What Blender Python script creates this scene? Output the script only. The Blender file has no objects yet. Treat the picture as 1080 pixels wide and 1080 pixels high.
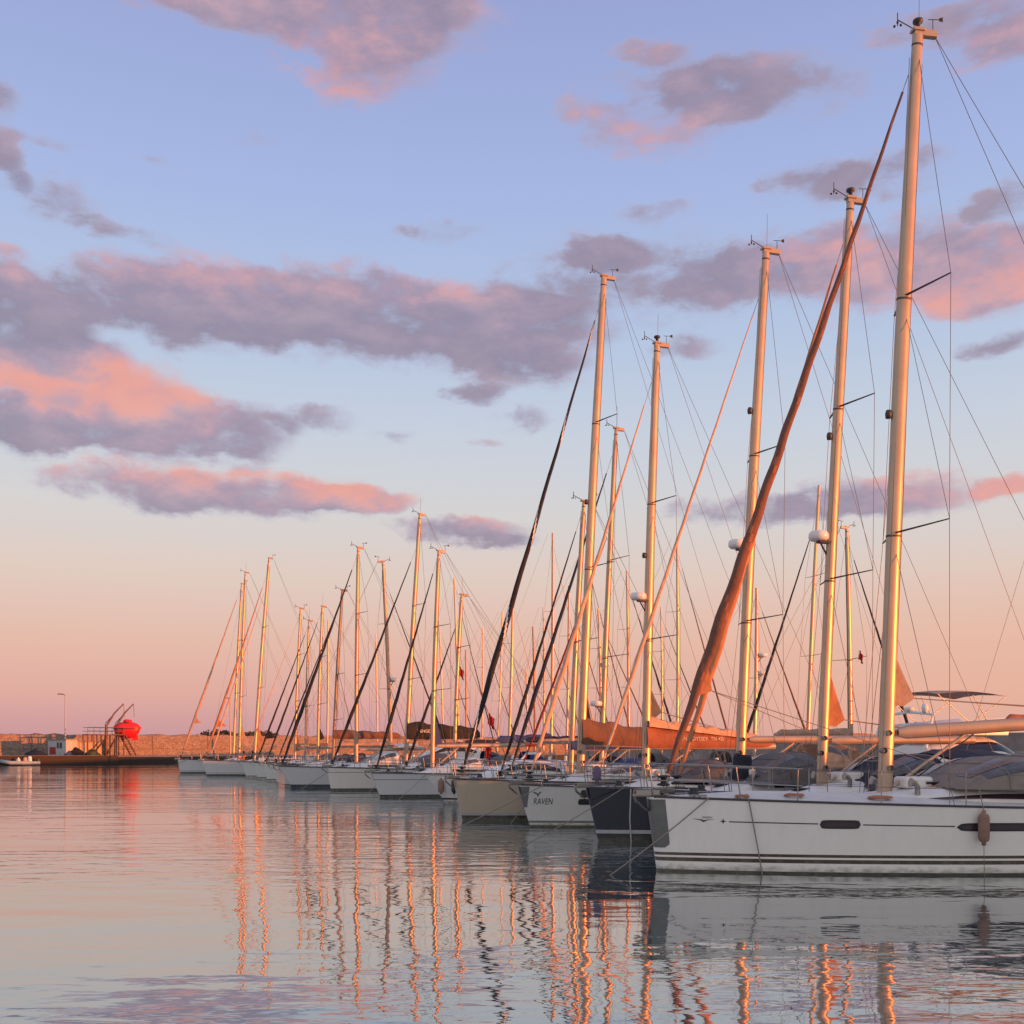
import bpy, math, random
from math import sin, cos, pi, radians, atan2, hypot
from mathutils import Vector, Matrix

# ------------------------------------------------------------------ camera
SC = bpy.context.scene
COL = SC.collection
EYE, F, HY, CX = 2.35, 1130.0, 790.0, 540.0      # eye height (m), focal length and horizon in photo pixels
cd = bpy.data.cameras.new('camera')
cam = bpy.data.objects.new('camera', cd); COL.objects.link(cam)
cam.location = (0, 0, EYE); cam.rotation_euler = (radians(90), 0, 0)
cd.sensor_width = 36; cd.lens = 36 * F / 1080; cd.shift_y = (HY - 540) / 1080
cd.clip_start = 0.1; cd.clip_end = 6000
SC.camera = cam

# ------------------------------------------------------------------ light
SUN_EL, SUN_AZ = radians(1.9), atan2(0.945, -0.33)     # azimuth from +Y towards +X
sd = Vector((sin(SUN_AZ) * cos(SUN_EL), cos(SUN_AZ) * cos(SUN_EL), sin(SUN_EL)))
sl = bpy.data.lights.new('sun', 'SUN'); sl.energy = 5.0; sl.angle = radians(0.5); sl.color = (1.0, 0.25, 0.04)
so = bpy.data.objects.new('sun', sl); COL.objects.link(so)
so.rotation_euler = (-sd).to_track_quat('-Z', 'Y').to_euler(); so.location = (60, -40, 40)
vs = SC.view_settings
vs.view_transform = 'Standard'; vs.look = 'None'; vs.exposure = 0.6; vs.gamma = 1; vs.use_curve_mapping = False
SC.display_settings.display_device = 'sRGB'


def lin(r, g, b):
    f = lambda c: c / 12.92 if c <= 0.04045 else ((c + 0.055) / 1.055) ** 2.4
    return (f(r / 255), f(g / 255), f(b / 255), 1)


class NT:
    """Small helper for node trees."""
    def __init__(s, tree):
        s.t = tree; tree.nodes.clear()

    def n(s, typ, ins=None, **kw):
        nd = s.t.nodes.new(typ)
        for k, v in kw.items(): setattr(nd, k, v)
        for k, v in (ins or {}).items():
            if isinstance(v, bpy.types.NodeSocket): s.t.links.new(v, nd.inputs[k])
            else: nd.inputs[k].default_value = v
        return nd

    def m(s, op, a, b=None, c=None, clamp=False):
        d = {0: a}
        if b is not None: d[1] = b
        if c is not None: d[2] = c
        return s.n('ShaderNodeMath', d, operation=op, use_clamp=clamp).outputs[0]

    def mix(s, fac, a, b, blend='MIX'):
        nd = s.n('ShaderNodeMix', data_type='RGBA', blend_type=blend)
        for i, v in ((0, fac), (6, a), (7, b)):
            if isinstance(v, bpy.types.NodeSocket): s.t.links.new(v, nd.inputs[i])
            else: nd.inputs[i].default_value = v
        return nd.outputs[2]

    def ramp(s, fac, stops, interp='LINEAR'):
        nd = s.n('ShaderNodeValToRGB', {0: fac}); cr = nd.color_ramp; cr.interpolation = interp
        while len(cr.elements) > 1: cr.elements.remove(cr.elements[-1])
        cr.elements[0].position, cr.elements[0].color = stops[0]
        for p, c in stops[1:]:
            e = cr.elements.new(p); e.color = c
        return nd.outputs[0]

    def maprange(s, v, a, b, c=0, d=1, smooth=False):
        return s.n('ShaderNodeMapRange', {0: v, 1: a, 2: b, 3: c, 4: d},
                   interpolation_type='SMOOTHSTEP' if smooth else 'LINEAR').outputs[0]

    def link(s, a, b): s.t.links.new(a, b)


def build_world():
    w = bpy.data.worlds.new('World'); SC.world = w; w.use_nodes = True
    T = NT(w.node_tree)
    dirv = T.n('ShaderNodeTexCoord').outputs['Generated']
    sp = T.n('ShaderNodeSeparateXYZ', {0: dirv})
    x, y, z = sp.outputs
    # clear evening sky by height: mauve earth shadow, pink belt, pale band, blue
    zz = T.m('MAXIMUM', z, 0.0)
    grad = T.ramp(zz, [(0.0, lin(196, 149, 156)), (0.022, lin(205, 155, 158)), (0.05, lin(219, 167, 159)), (0.095, lin(224, 181, 167)),
                       (0.155, lin(221, 199, 189)), (0.21, lin(211, 207, 207)), (0.27, lin(199, 206, 218)), (0.363, lin(178, 195, 224)),
                       (0.463, lin(163, 180, 224)), (0.575, lin(150, 163, 212)), (1.0, lin(118, 138, 180))])
    az = T.m('ARCTAN2', x, y)
    low = T.maprange(z, 0.17, 0.02)
    right = T.maprange(az, -0.15, 0.40, smooth=True)
    grad = T.mix(T.m('MULTIPLY', T.m('MULTIPLY', low, right), 0.6), grad, lin(234, 182, 154))
    # bright warm side round the setting sun
    sdot = T.n('ShaderNodeVectorMath', {0: dirv, 1: (sd.x, sd.y, 0.02)}, operation='DOT_PRODUCT').outputs['Value']
    glow = T.maprange(sdot, 0.35, 1.0, smooth=True)
    glow = T.m('MULTIPLY', glow, T.maprange(z, 0.5, 0.0))
    grad = T.mix(glow, grad, (1.15, 0.62, 0.30, 1))
    # paler, creamier sky behind the camera, nearer the sunset
    back = T.m('MULTIPLY', T.maprange(y, 0.15, -0.55, smooth=True), 0.85)
    grad = T.mix(back, grad, (0.72, 0.68, 0.65, 1))
    # clouds
    hyp = T.m('SQRT', T.m('ADD', T.m('MULTIPLY', x, x), T.m('MULTIPLY', y, y)))
    v = T.m('DIVIDE', z, T.m('MAXIMUM', hyp, 0.02))
    P = T.n('ShaderNodeCombineXYZ', {0: az, 1: v, 2: 0.0}).outputs[0]
    stretch = T.n('ShaderNodeVectorMath', {0: P, 1: (1.0, 1.75, 1.0)}, operation='MULTIPLY').outputs[0]
    n1 = T.n('ShaderNodeTexNoise', {'Vector': stretch, 'Scale': 14.0, 'Detail': 10.0, 'Roughness': 0.60, 'Distortion': 0.08}, noise_dimensions='2D')
    nf, ncol = n1.outputs[0], n1.outputs[1]
    upv = T.n('ShaderNodeVectorMath', {0: stretch, 1: (0.012, 0.026, 0.0)}, operation='ADD').outputs[0]
    n1b = T.n('ShaderNodeTexNoise', {'Vector': upv, 'Scale': 14.0, 'Detail': 4.0, 'Roughness': 0.55, 'Distortion': 0.08}, noise_dimensions='2D').outputs[0]
    n2 = T.n('ShaderNodeTexNoise', {'Vector': stretch, 'Scale': 9.0, 'Detail': 9.0, 'Roughness': 0.58}, noise_dimensions='3D').outputs[0]
    woff = T.n('ShaderNodeVectorMath', {0: ncol, 1: (0.5, 0.5, 0.5)}, operation='SUBTRACT').outputs[0]
    woff = T.n('ShaderNodeVectorMath', {0: woff, 1: (0.05, 0.035, 0.0)}, operation='MULTIPLY').outputs[0]
    Pw = T.n('ShaderNodeVectorMath', {0: P, 1: woff}, operation='ADD').outputs[0]
    C = []   # cx, cy, rx, ry, tilt deg, strength, pink, pink towards the top
    add = lambda *a: C.append(a)
    add(300, -14, 255, 70, 8, 1.3, .56, -.12); add(380, 52, 105, 72, 10, 1.2, .62, -.1); add(190, -12, 120, 40, 5, 1.0, .5, -.1); add(460, -10, 60, 50, 0, .8, .5, 0)
    add(695, 118, 120, 60, -4, .86, .58, -.12); add(815, 92, 140, 46, 6, .82, .30, .05); add(750, 60, 100, 30, 0, .4, .35, 0); add(690, 52, 45, 18, 0, .7, .6, 0)
    add(1060, 32, 95, 50, 4, 1.15, .58, -.1); add(960, 25, 60, 22, 0, .6, .5, 0)
    add(8, 165, 26, 40, 0, 1.0, .3, .1); add(50, 208, 62, 24, 4, .8, .25, .3); add(130, 244, 56, 15, 8, .7, .15, .1); add(5, 105, 20, 20, 0, .8, .2, 0)
    add(195, 320, 140, 62, 2, 1.45, .36, .55); add(390, 335, 235, 62, 3, 1.4, .34, .55); add(560, 355, 110, 50, 3, .8, .32, .25)
    add(20, 318, 80, 52, 3, 1.4, .25, .5); add(35, 365, 90, 34, 0, 1.2, .08, .05)
    add(95, 412, 150, 58, 10, 1.45, .98, .12); add(20, 452, 75, 32, 0, 1.2, .18, 0); add(140, 464, 130, 26, -2, 1.15, .5, .15)
    add(250, 455, 72, 42, 4, 1.15, .40, .15); add(335, 444, 55, 18, 5, .7, .35, 0)
    add(250, 520, 205, 33, 1, 1.35, .62, .5); add(60, 150, 40, 12, 0, .5, .2, 0); add(265, 148, 36, 16, 0, .5, .1, 0); add(420, 300, 60, 20, 0, .5, .4, .3); add(690, 222, 60, 14, 0, .55, .15, 0); add(170, 170, 40, 10, 0, .4, .2, 0); add(360, 526, 90, 20, 2, 1.0, .95, .1)
    add(490, 561, 95, 19, 2, 1.0, .45, .45); add(540, 572, 30, 12, 0, .6, .2, 0)
    add(690, 300, 190, 78, 2, .52, .16, .05); add(760, 290, 90, 40, 0, .5, .2, 0); add(600, 300, 90, 40, 0, .5, .2, .1); add(560, 392, 85, 28, 2, .85, .40, .1); add(650, 265, 60, 22, 0, .7, .15, 0)
    add(468, 243, 60, 15, 0, .75, .15, 0); add(500, 414, 48, 14, 0, .85, .15, 0); add(548, 441, 44, 15, 0, .8, .2, 0)
    add(860, 190, 62, 36, 0, .85, .05, 0); add(945, 180, 70, 36, 0, .75, .05, 0); add(1065, 205, 45, 20, 0, .7, .1, 0)
    add(940, 282, 190, 62, 3, 1.05, .66, -.05); add(1040, 285, 90, 52, 3, 1.1, .80, -.1); add(840, 255, 75, 28, -4, .9, .66, 0)
    add(1062, 362, 52, 18, 0, .9, .1, 0); add(720, 368, 55, 14, 0, .7, .4, 0)
    add(930, 522, 115, 28, 3, 1.15, .65, .35); add(800, 536, 130, 20, 2, .9, .35, .3); add(1072, 512, 45, 16, 0, 1.1, .95, 0); add(505, 468, 34, 10, 0, .8, .6, 0); add(410, 460, 36, 10, 0, .6, .2, 0)
    # the rest of the sky, away from the photographed side
    for a in range(14):
        t = 0.75 + a * 0.36
        C.append((None, t, 0.13 + 0.05 * ((a * 7) % 5), 0.24 + .05 * (a % 3), 0.055 + .01 * (a % 4), 0.9, .15 + .15 * (a % 3), .2))
    W = WP = None
    for c in C:
        if c[0] is None:
            loc = (((c[1] + pi) % (2 * pi)) - pi, c[2], 0); rad = (c[3], c[4], 1); rot = 0; st, pk, gr = c[5:]
        else:
            a = math.atan((c[0] - CX) / F); loc = (a, (HY - c[1]) / F * cos(a), 0)
            rad = (c[2] / F * 1.0, c[3] / F * 0.98, 1); rot = -radians(c[4]) * 0.6; st, pk, gr = c[5:]
        mp = T.n('ShaderNodeMapping', {'Vector': Pw, 'Location': loc, 'Rotation': (0, 0, rot), 'Scale': rad}, vector_type='TEXTURE').outputs[0]
        dd = T.n('ShaderNodeVectorMath', {0: mp, 1: mp}, operation='DOT_PRODUCT').outputs['Value']
        wgt = T.m('MAXIMUM', T.m('MULTIPLY_ADD', dd, -st, st), 0.0)
        yy = T.n('ShaderNodeSeparateXYZ', {0: mp}).outputs[1]
        pkv = T.m('MULTIPLY_ADD', yy, gr, pk)
        if W is None: W = wgt; WP = T.m('MULTIPLY', wgt, pkv)
        else: W = T.m('ADD', W, wgt); WP = T.m('MULTIPLY_ADD', wgt, pkv, WP)
    pink = T.m('DIVIDE', WP, T.m('MAXIMUM', W, 0.001))
    Wc = T.m('MINIMUM', W, 1.15)
    amp = T.m('MINIMUM', T.m('MULTIPLY', W, 3.0), 1.0)
    dens = T.m('ADD', Wc, T.m('MULTIPLY', T.m('MULTIPLY', T.m('SUBTRACT', nf, 0.52), 2.2), amp))
    dens = T.maprange(dens, 0.02, 1.05, smooth=True)
    pink = T.m('ADD', pink, T.m('MULTIPLY', T.m('SUBTRACT', n2, 0.5), 0.80))
    pink = T.m('ADD', pink, T.m('MULTIPLY', T.m('SUBTRACT', nf, n1b), 0.85))
    pink = T.maprange(pink, 0.02, 1.12, smooth=True)
    shade = T.mix(T.maprange(dens, 0.3, 1.0), lin(168, 166, 192), lin(138, 128, 152))
    lit = T.ramp(pink, [(0.0, lin(160, 146, 172)), (0.5, lin(181, 151, 172)), (0.8, lin(207, 157, 166)), (1.0, lin(231, 153, 140))])
    ccol = T.mix(pink, shade, lit)
    ccol = T.mix(T.maprange(nf, 0.35, 0.75, 0.0, 0.16), ccol, lin(236, 205, 205))
    skyc = T.mix(T.m('MULTIPLY', dens, 0.93), grad, ccol)
    ns = T.n('ShaderNodeTexSky', sky_type='NISHITA', sun_disc=False)
    ns.sun_elevation = SUN_EL; ns.sun_rotation = SUN_AZ; ns.altitude = 10
    nsc = T.n('ShaderNodeVectorMath', {0: ns.outputs[0], 'Scale': 0.022}, operation='SCALE').outputs[0]
    fin = T.n('ShaderNodeVectorMath', {0: skyc, 1: nsc}, operation='ADD').outputs[0]
    bg = T.n('ShaderNodeBackground', {0: fin, 1: 0.66})
    T.link(bg.outputs[0], T.n('ShaderNodeOutputWorld').inputs[0])


build_world()

# ------------------------------------------------------------------ materials
MATS = {}


def mat(name, col, rough=0.5, metal=0.0, var=0.08, scale=3.0, bump=0.0, bscale=20.0, coat=0.0):
    """Principled material with a little uneven tone and, where wanted, fine relief."""
    if name in MATS: return MATS[name]
    m = bpy.data.materials.new(name); m.use_nodes = True; T = NT(m.node_tree)
    tc = T.n('ShaderNodeTexCoord').outputs['Object']
    nz = T.n('ShaderNodeTexNoise', {'Vector': tc, 'Scale': scale, 'Detail': 5.0, 'Roughness': 0.6}).outputs[0]
    c = tuple(col[:3]) + (1,)
    a = tuple(v * (1 - var) for v in c[:3]) + (1,); b = tuple(min(1, v * (1 + var)) for v in c[:3]) + (1,)
    cc = T.mix(T.maprange(nz, 0.3, 0.7), a, b)
    p = T.n('ShaderNodeBsdfPrincipled', {'Base Color': cc, 'Metallic': metal, 'Coat Weight': coat})
    T.link(T.maprange(nz, 0.25, 0.75, rough * 0.85, min(1, rough * 1.15)), p.inputs['Roughness'])
    if bump:
        n2 = T.n('ShaderNodeTexNoise', {'Vector': tc, 'Scale': bscale, 'Detail': 4.0}).outputs[0]
        T.link(T.n('ShaderNodeBump', {'Height': n2, 'Strength': 0.6, 'Distance': bump}).outputs[0], p.inputs['Normal'])
    T.link(p.outputs[0], T.n('ShaderNodeOutputMaterial').inputs[0])
    MATS[name] = m
    return m


def hull_mat(name, col, stripes, rough=0.16):
    """Hull paint: painted bands by height above the water, faint weather streaks."""
    if name in MATS: return MATS[name]
    m = bpy.data.materials.new(name); m.use_nodes = True; T = NT(m.node_tree)
    tc = T.n('ShaderNodeTexCoord').outputs['Object']
    z = T.n('ShaderNodeSeparateXYZ', {0: tc}).outputs[2]
    c = tuple(col[:3]) + (1,)
    Z0, Z1 = -0.6, 1.8
    stops = [(0.0, (0.012, 0.014, 0.02, 1))]
    cur = [(-9, 0.0, (0.012, 0.014, 0.02, 1))] + stripes
    pts = {}
    for a, b, sc in sorted(cur):
        pts[max(a, Z0)] = tuple(sc[:3]) + (1,); pts[b] = c
    stops = [((k - Z0) / (Z1 - Z0), v) for k, v in sorted(pts.items())]
    base = T.ramp(T.maprange(z, Z0, Z1), stops, 'CONSTANT')
    mp = T.n('ShaderNodeMapping', {'Vector': tc, 'Scale': (3.2, 3.2, 0.9)}).outputs[0]
    nz = T.n('ShaderNodeTexNoise', {'Vector': mp, 'Scale': 1.6, 'Detail': 6.0, 'Roughness': 0.65}).outputs[0]
    dirt = T.m('MULTIPLY', T.maprange(nz, 0.45, 0.85), 0.22)
    base = T.mix(dirt, base, tuple(v * 0.62 for v in c[:3]) + (1,))
    sm = T.n('ShaderNodeTexNoise', {'Vector': T.n('ShaderNodeMapping', {'Vector': tc, 'Scale': (2.5, 2.5, 5)}).outputs[0], 'Scale': 2.2, 'Detail': 6.0}).outputs[0]
    scum = T.m('MULTIPLY', T.maprange(T.m('ADD', z, T.m('MULTIPLY', sm, -0.22)), 0.06, -0.08), T.maprange(sm, 0.3, 0.7, .25, .8))
    base = T.mix(scum, base, (0.10, 0.095, 0.06, 1))
    nl = T.n('ShaderNodeTexNoise', {'Vector': tc, 'Scale': 0.5, 'Detail': 2.0}).outputs[0]
    p = T.n('ShaderNodeBsdfPrincipled', {'Base Color': base, 'Roughness': rough, 'Coat Weight': 0.5, 'Coat Roughness': 0.06})
    T.link(T.n('ShaderNodeBump', {'Height': nl, 'Strength': 0.25, 'Distance': 0.03}).outputs[0], p.inputs['Normal'])
    T.link(p.outputs[0], T.n('ShaderNodeOutputMaterial').inputs[0])
    MATS[name] = m
    return m


M_ALU = mat('mast_aluminium', (0.45, 0.335, 0.245), 0.35, 0.35, .10, 1.4)
M_ALU2 = mat('mast_bronze_grey', (0.22, 0.18, 0.15), 0.45, 0.25, .06, 1.2)
M_WOODM = mat('mast_varnished_wood', (0.33, 0.13, 0.06), 0.35, 0, .2, 2)
M_PLATE_SHADE = mat('stem_steel_flare_shade', (0.15, 0.16, 0.16), 0.35, 0.6, .15)
M_STEEL = mat('polished_steel', (0.30, 0.29, 0.28), 0.34, 0.8, .05)
M_WIRE = mat('rigging_wire', (0.16, 0.15, 0.15), 0.45, 0.6, .05)
M_WHITE = mat('white_gelcoat', (0.74, 0.73, 0.71), 0.32, 0, .05, 2.0)
M_DECK = mat('grey_white_deck', (0.62, 0.62, 0.61), 0.55, 0, .10, 2.5, .002, 60)
M_TEAK = mat('weathered_teak', (0.30, 0.21, 0.15), 0.65, 0, .2, 6)
M_GLASS = mat('dark_acrylic_window', (0.012, 0.011, 0.014), 0.08, 0, .1)
M_PURPLEGLASS = mat('tinted_plum_window', (0.045, 0.028, 0.040), 0.08, 0, .2)
M_BLACK = mat('black_fitting', (0.02, 0.02, 0.022), 0.4)
M_RUBBER = mat('dark_rub_rail', (0.05, 0.042, 0.04), 0.5)
M_ROPE = mat('old_rope', (0.23, 0.20, 0.17), 0.85, 0, .25, 30)
M_ROPEO = mat('rust_orange_rope', (0.42, 0.17, 0.09), 0.85, 0, .25, 30)
M_SAIL = mat('pale_sailcloth', (0.62, 0.50, 0.40), 0.75, 0, .12, 3, .01, 9)
M_RED = mat('signal_red', (0.36, 0.010, 0.012), 0.7, 0, .1)
CLOTH = {}


def cloth(key):
    cols = {'brown': (0.15, 0.062, 0.042), 'orange': (0.42, 0.175, 0.08), 'rust': (0.29, 0.10, 0.055), 'peach': (0.62, 0.36, 0.24), 'tan': (0.40, 0.26, 0.19),
            'navy': (0.014, 0.016, 0.035), 'black': (0.013, 0.012, 0.015), 'blue': (0.03, 0.055, 0.17), 'grey': (0.12, 0.115, 0.115), 'taupe': (0.215, 0.185, 0.165),
            'white': (0.68, 0.66, 0.63), 'darkred': (0.17, 0.02, 0.02), 'plum': (0.15, 0.11, 0.19), 'khaki': (0.16, 0.078, 0.05), 'green': (0.05, 0.10, 0.07),
            'bright': (0.78, 0.74, 0.68)}
    return mat('canvas_' + key, cols[key], 0.82, 0, .22, 2.6, .06, 4.0)


# ------------------------------------------------------------------ mesh helpers
class MB:
    """Collects shapes, then links them as ONE mesh object."""
    def __init__(s):
        s.v = []; s.f = []; s.mi = []; s.flat = set()

    def grid(s, rows, close=False, mi=0, flip=False, flat=False):
        b = len(s.v); nr, nc = len(rows), len(rows[0])
        for r in rows: s.v.extend(tuple(p) for p in r)
        for i in range(nr - 1):
            for j in range(nc if close else nc - 1):
                k = (j + 1) % nc
                q = (b + i * nc + j, b + i * nc + k, b + (i + 1) * nc + k, b + (i + 1) * nc + j)
                if flat: s.flat.add(len(s.f))
                s.f.append(q[::-1] if flip else q); s.mi.append(mi(i, j) if callable(mi) else mi)
        return b

    def poly(s, pts, mi=0):
        b = len(s.v); s.v.extend(tuple(p) for p in pts); s.flat.add(len(s.f)); s.f.append(tuple(range(b, b + len(pts)))); s.mi.append(mi)

    def tube(s, pts, r, n=8, cap=True, ry=None, mi=0):
        pts = [Vector(p) for p in pts]
        rr = r if isinstance(r, (list, tuple)) else [r] * len(pts)
        rows = []
        up = None
        for i, p in enumerate(pts):
            d = (pts[min(i + 1, len(pts) - 1)] - pts[max(i - 1, 0)]).normalized()
            if up is None:
                up = Vector((1, 0, 0)) if abs(d.x) < 0.8 else Vector((0, 0, 1))
            a = (up - d * up.dot(d)).normalized(); up = a; c = d.cross(a)
            k = 1.0 if ry is None else ry
            rows.append([p + a * (rr[i] * cos(2 * pi * j / n)) + c * (rr[i] * k * sin(2 * pi * j / n)) for j in range(n)])
        s.grid(rows, True, mi)
        if cap:
            s.poly(rows[0][::-1], mi); s.poly(rows[-1], mi)

    def box(s, c, d, mi=0, rot=0.0):
        x, y, z = (q / 2 for q in d); cs, sn = cos(rot), sin(rot)
        P = [(i * x, j * y, k * z) for k in (-1, 1) for j in (-1, 1) for i in (-1, 1)]
        P = [(c[0] + a * cs - b_ * sn, c[1] + a * sn + b_ * cs, c[2] + e) for a, b_, e in P]
        b = len(s.v); s.v.extend(P)
        for q in ((0, 2, 3, 1), (4, 5, 7, 6), (0, 1, 5, 4), (2, 6, 7, 3), (0, 4, 6, 2), (1, 3, 7, 5)):
            s.flat.add(len(s.f)); s.f.append(tuple(b + i for i in q)); s.mi.append(mi)

    def lathe(s, prof, n=12, c=(0, 0, 0), axis='z', mi=0, sq=1.0):
        rows = []
        for r, h in prof:
            row = []
            for j in range(n):
                a = 2 * pi * j / n; p, q = r * cos(a), r * sin(a) * sq
                row.append({'z': (c[0] + p, c[1] + q, c[2] + h), 'x': (c[0] + h, c[1] + p, c[2] + q), 'y': (c[0] + p, c[1] + h, c[2] + q)}[axis])
            rows.append(row)
        s.grid(rows, True, mi, flip=axis == 'y')

    def build(s, name, mats, parent=None, bevel=0.0, loc=None, smooth=True):
        me = bpy.data.meshes.new(name)
        me.from_pydata(s.v, [], s.f); me.update()
        mats = mats if isinstance(mats, (list, tuple)) else [mats]
        for m in mats: me.materials.append(m)
        fl = s.flat
        me.polygons.foreach_set('use_smooth', [smooth and i not in fl for i in range(len(s.f))])
        me.polygons.foreach_set('material_index', s.mi)
        o = bpy.data.objects.new(name, me); COL.objects.link(o)
        if parent is not None: o.parent = parent
        if loc is not None: o.location = loc
        if bevel:
            b = o.modifiers.new('bevel', 'BEVEL'); b.width = bevel; b.segments = 2; b.limit_method = 'ANGLE'
        return o


def tag(o, label=None, cat=None, group=None, kind=None):
    for k, v in (('label', label), ('category', cat), ('group', group), ('kind', kind)):
        if v: o[k] = v
    return o


def thing(name, loc, rz, label, cat, group=None):
    o = bpy.data.objects.new(name, None); COL.objects.link(o)
    o.location = loc; o.rotation_euler = (0, 0, rz); o.empty_display_size = 0.3
    return tag(o, label, cat, group)


def at(px, Y, py=None):
    X = (px - CX) * Y / F
    return Vector((X, Y, 0 if py is None else EYE + (HY - py) * Y / F))


def wire(parent, name, a, b, r=0.006, m=None, n=5):
    mb = MB(); mb.tube([a, b], r, n); return mb.build(name, m or M_WIRE, parent)


_TXT = {}


def text_mesh(body, size, shear=0.0):
    """Flat letter outlines as (verts, faces), x along the line and y up."""
    cu = bpy.data.curves.new('lettering', 'FONT'); cu.body = body; cu.size = size; cu.shear = shear; cu.resolution_u = 3
    o = bpy.data.objects.new('lettering', cu); COL.objects.link(o)
    dg = bpy.context.evaluated_depsgraph_get(); dg.update()
    me = bpy.data.meshes.new_from_object(o.evaluated_get(dg))
    V = [tuple(v.co[:2]) for v in me.vertices]; Fc = [tuple(p.vertices) for p in me.polygons]
    bpy.data.objects.remove(o); bpy.data.curves.remove(cu); bpy.data.meshes.remove(me)
    return V, Fc


# ------------------------------------------------------------------ setting
def build_water():
    mb = MB(); S = 2500
    mb.poly([(-S, -300, 0), (S, -300, 0), (S, S, 0), (-S, S, 0)])
    m = bpy.data.materials.new('harbour_water'); m.use_nodes = True; T = NT(m.node_tree)
    tc = T.n('ShaderNodeTexCoord').outputs['Object']
    def nz(sx, sy, sc, det, seed, dist=0.0):
        mp = T.n('ShaderNodeMapping', {'Vector': tc, 'Scale': (sx, sy, 1), 'Location': (seed, seed * 2, seed), 'Rotation': (0, 0, 0.12)}).outputs[0]
        return T.n('ShaderNodeTexNoise', {'Vector': mp, 'Scale': sc, 'Detail': det, 'Roughness': 0.5, 'Distortion': dist}).outputs[0]
    a = nz(0.35, 1.0, 0.55, 2.0, 3.1, 0.3)       # long low swell
    b = nz(0.45, 1.0, 2.1, 2.0, 7.7, 0.4)        # wavelets
    c = nz(0.55, 1.0, 6.0, 2.0, 1.7)             # ripples
    patch = T.maprange(nz(0.30, 1.0, 0.14, 3.0, 11.3), 0.34, 0.66, 0.28, 1.55, True)
    h = T.m('ADD', T.m('MULTIPLY', a, 1.6 * 0.020), T.m('MULTIPLY', T.m('MULTIPLY', b, patch), 0.0170))
    h = T.m('ADD', h, T.m('MULTIPLY', T.m('MULTIPLY', c, patch), 0.0036))
    bp = T.n('ShaderNodeBump', {'Height': h, 'Strength': 1.0, 'Distance': 1.0})
    fc = T.n('ShaderNodeLayerWeight', {'Blend': 0.5, 'Normal': bp.outputs[0]}).outputs['Facing']
    fr = T.m('MULTIPLY_ADD', T.m('POWER', fc, 3.0), 0.64, 0.28, True)
    df = T.n('ShaderNodeBsdfDiffuse', {'Color': (0.05, 0.08, 0.085, 1), 'Normal': bp.outputs[0]})
    gl = T.n('ShaderNodeBsdfGlossy', {'Color': (0.96, 0.97, 0.97, 1), 'Roughness': 0.02, 'Normal': bp.outputs[0]})
    mx = T.n('ShaderNodeMixShader', {0: fr, 1: df.outputs[0], 2: gl.outputs[0]})
    T.link(mx.outputs[0], T.n('ShaderNodeOutputMaterial').inputs[0])
    tag(mb.build('water', m), kind='structure')


build_water()

# harbour axes: boats in the front row lie along UA (bow to stern); the row runs along VA
TH = radians(20.0)
UA = Vector((cos(TH), sin(TH), 0)); VA = Vector((-sin(TH), cos(TH), 0))
ROW0 = at(687, 20.7)


def stone_mat():
    m = bpy.data.materials.new('breakwater_stone'); m.use_nodes = True; T = NT(m.node_tree)
    tc = T.n('ShaderNodeTexCoord').outputs['Object']
    mp = T.n('ShaderNodeMapping', {'Vector': tc, 'Scale': (1.0, 1.0, 1.5)}).outputs[0]
    vo = T.n('ShaderNodeTexVoronoi', {'Vector': mp, 'Scale': 3.2, 'Randomness': 1.0})
    ve = T.n('ShaderNodeTexVoronoi', {'Vector': mp, 'Scale': 3.2}, feature='DISTANCE_TO_EDGE').outputs[0]
    tone = T.n('ShaderNodeSeparateColor', {0: vo.outputs['Color']}).outputs[0]
    col = T.ramp(tone, [(0, (0.17, 0.125, 0.10, 1)), (0.5, (0.27, 0.21, 0.175, 1)), (1, (0.37, 0.30, 0.26, 1))])
    col = T.mix(T.maprange(ve, 0.0, 0.09), (0.22, 0.15, 0.12, 1), col)
    nz = T.n('ShaderNodeTexNoise', {'Vector': tc, 'Scale': 0.25, 'Detail': 5.0}).outputs[0]
    col = T.mix(T.maprange(nz, 0.35, 0.7, 0.0, 0.5), col, (0.30, 0.20, 0.15, 1))
    sx = T.n('ShaderNodeSeparateXYZ', {0: tc}).outputs
    jt = T.m('LESS_THAN', T.m('MODULO', T.m('ADD', sx[0], 3.0), 9.5), 0.16)
    jt = T.m('MAXIMUM', jt, T.m('MULTIPLY', T.m('LESS_THAN', T.m('ABSOLUTE', T.m('SUBTRACT', sx[2], 2.35)), 0.05), 0.6))
    col = T.mix(T.m('MULTIPLY', jt, 0.75), col, (0.10, 0.07, 0.055, 1))
    p = T.n('ShaderNodeBsdfPrincipled', {'Base Color': col, 'Roughness': 0.9})
    T.link(T.n('ShaderNodeBump', {'Height': T.maprange(ve, 0.0, 0.25), 'Strength': 0.6, 'Distance': 0.10}).outputs[0], p.inputs['Normal'])
    T.link(p.outputs[0], T.n('ShaderNodeOutputMaterial').inputs[0])
    return m


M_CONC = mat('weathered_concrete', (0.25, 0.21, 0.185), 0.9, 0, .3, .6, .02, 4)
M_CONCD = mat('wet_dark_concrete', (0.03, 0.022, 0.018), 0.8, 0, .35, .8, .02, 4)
WA, WB = at(-90, 158), Vector((150.0, 338.0, 0))
WD = (WB - WA).normalized(); WN = Vector((WD.y, -WD.x, 0))          # along the breakwater; towards the camera


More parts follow.
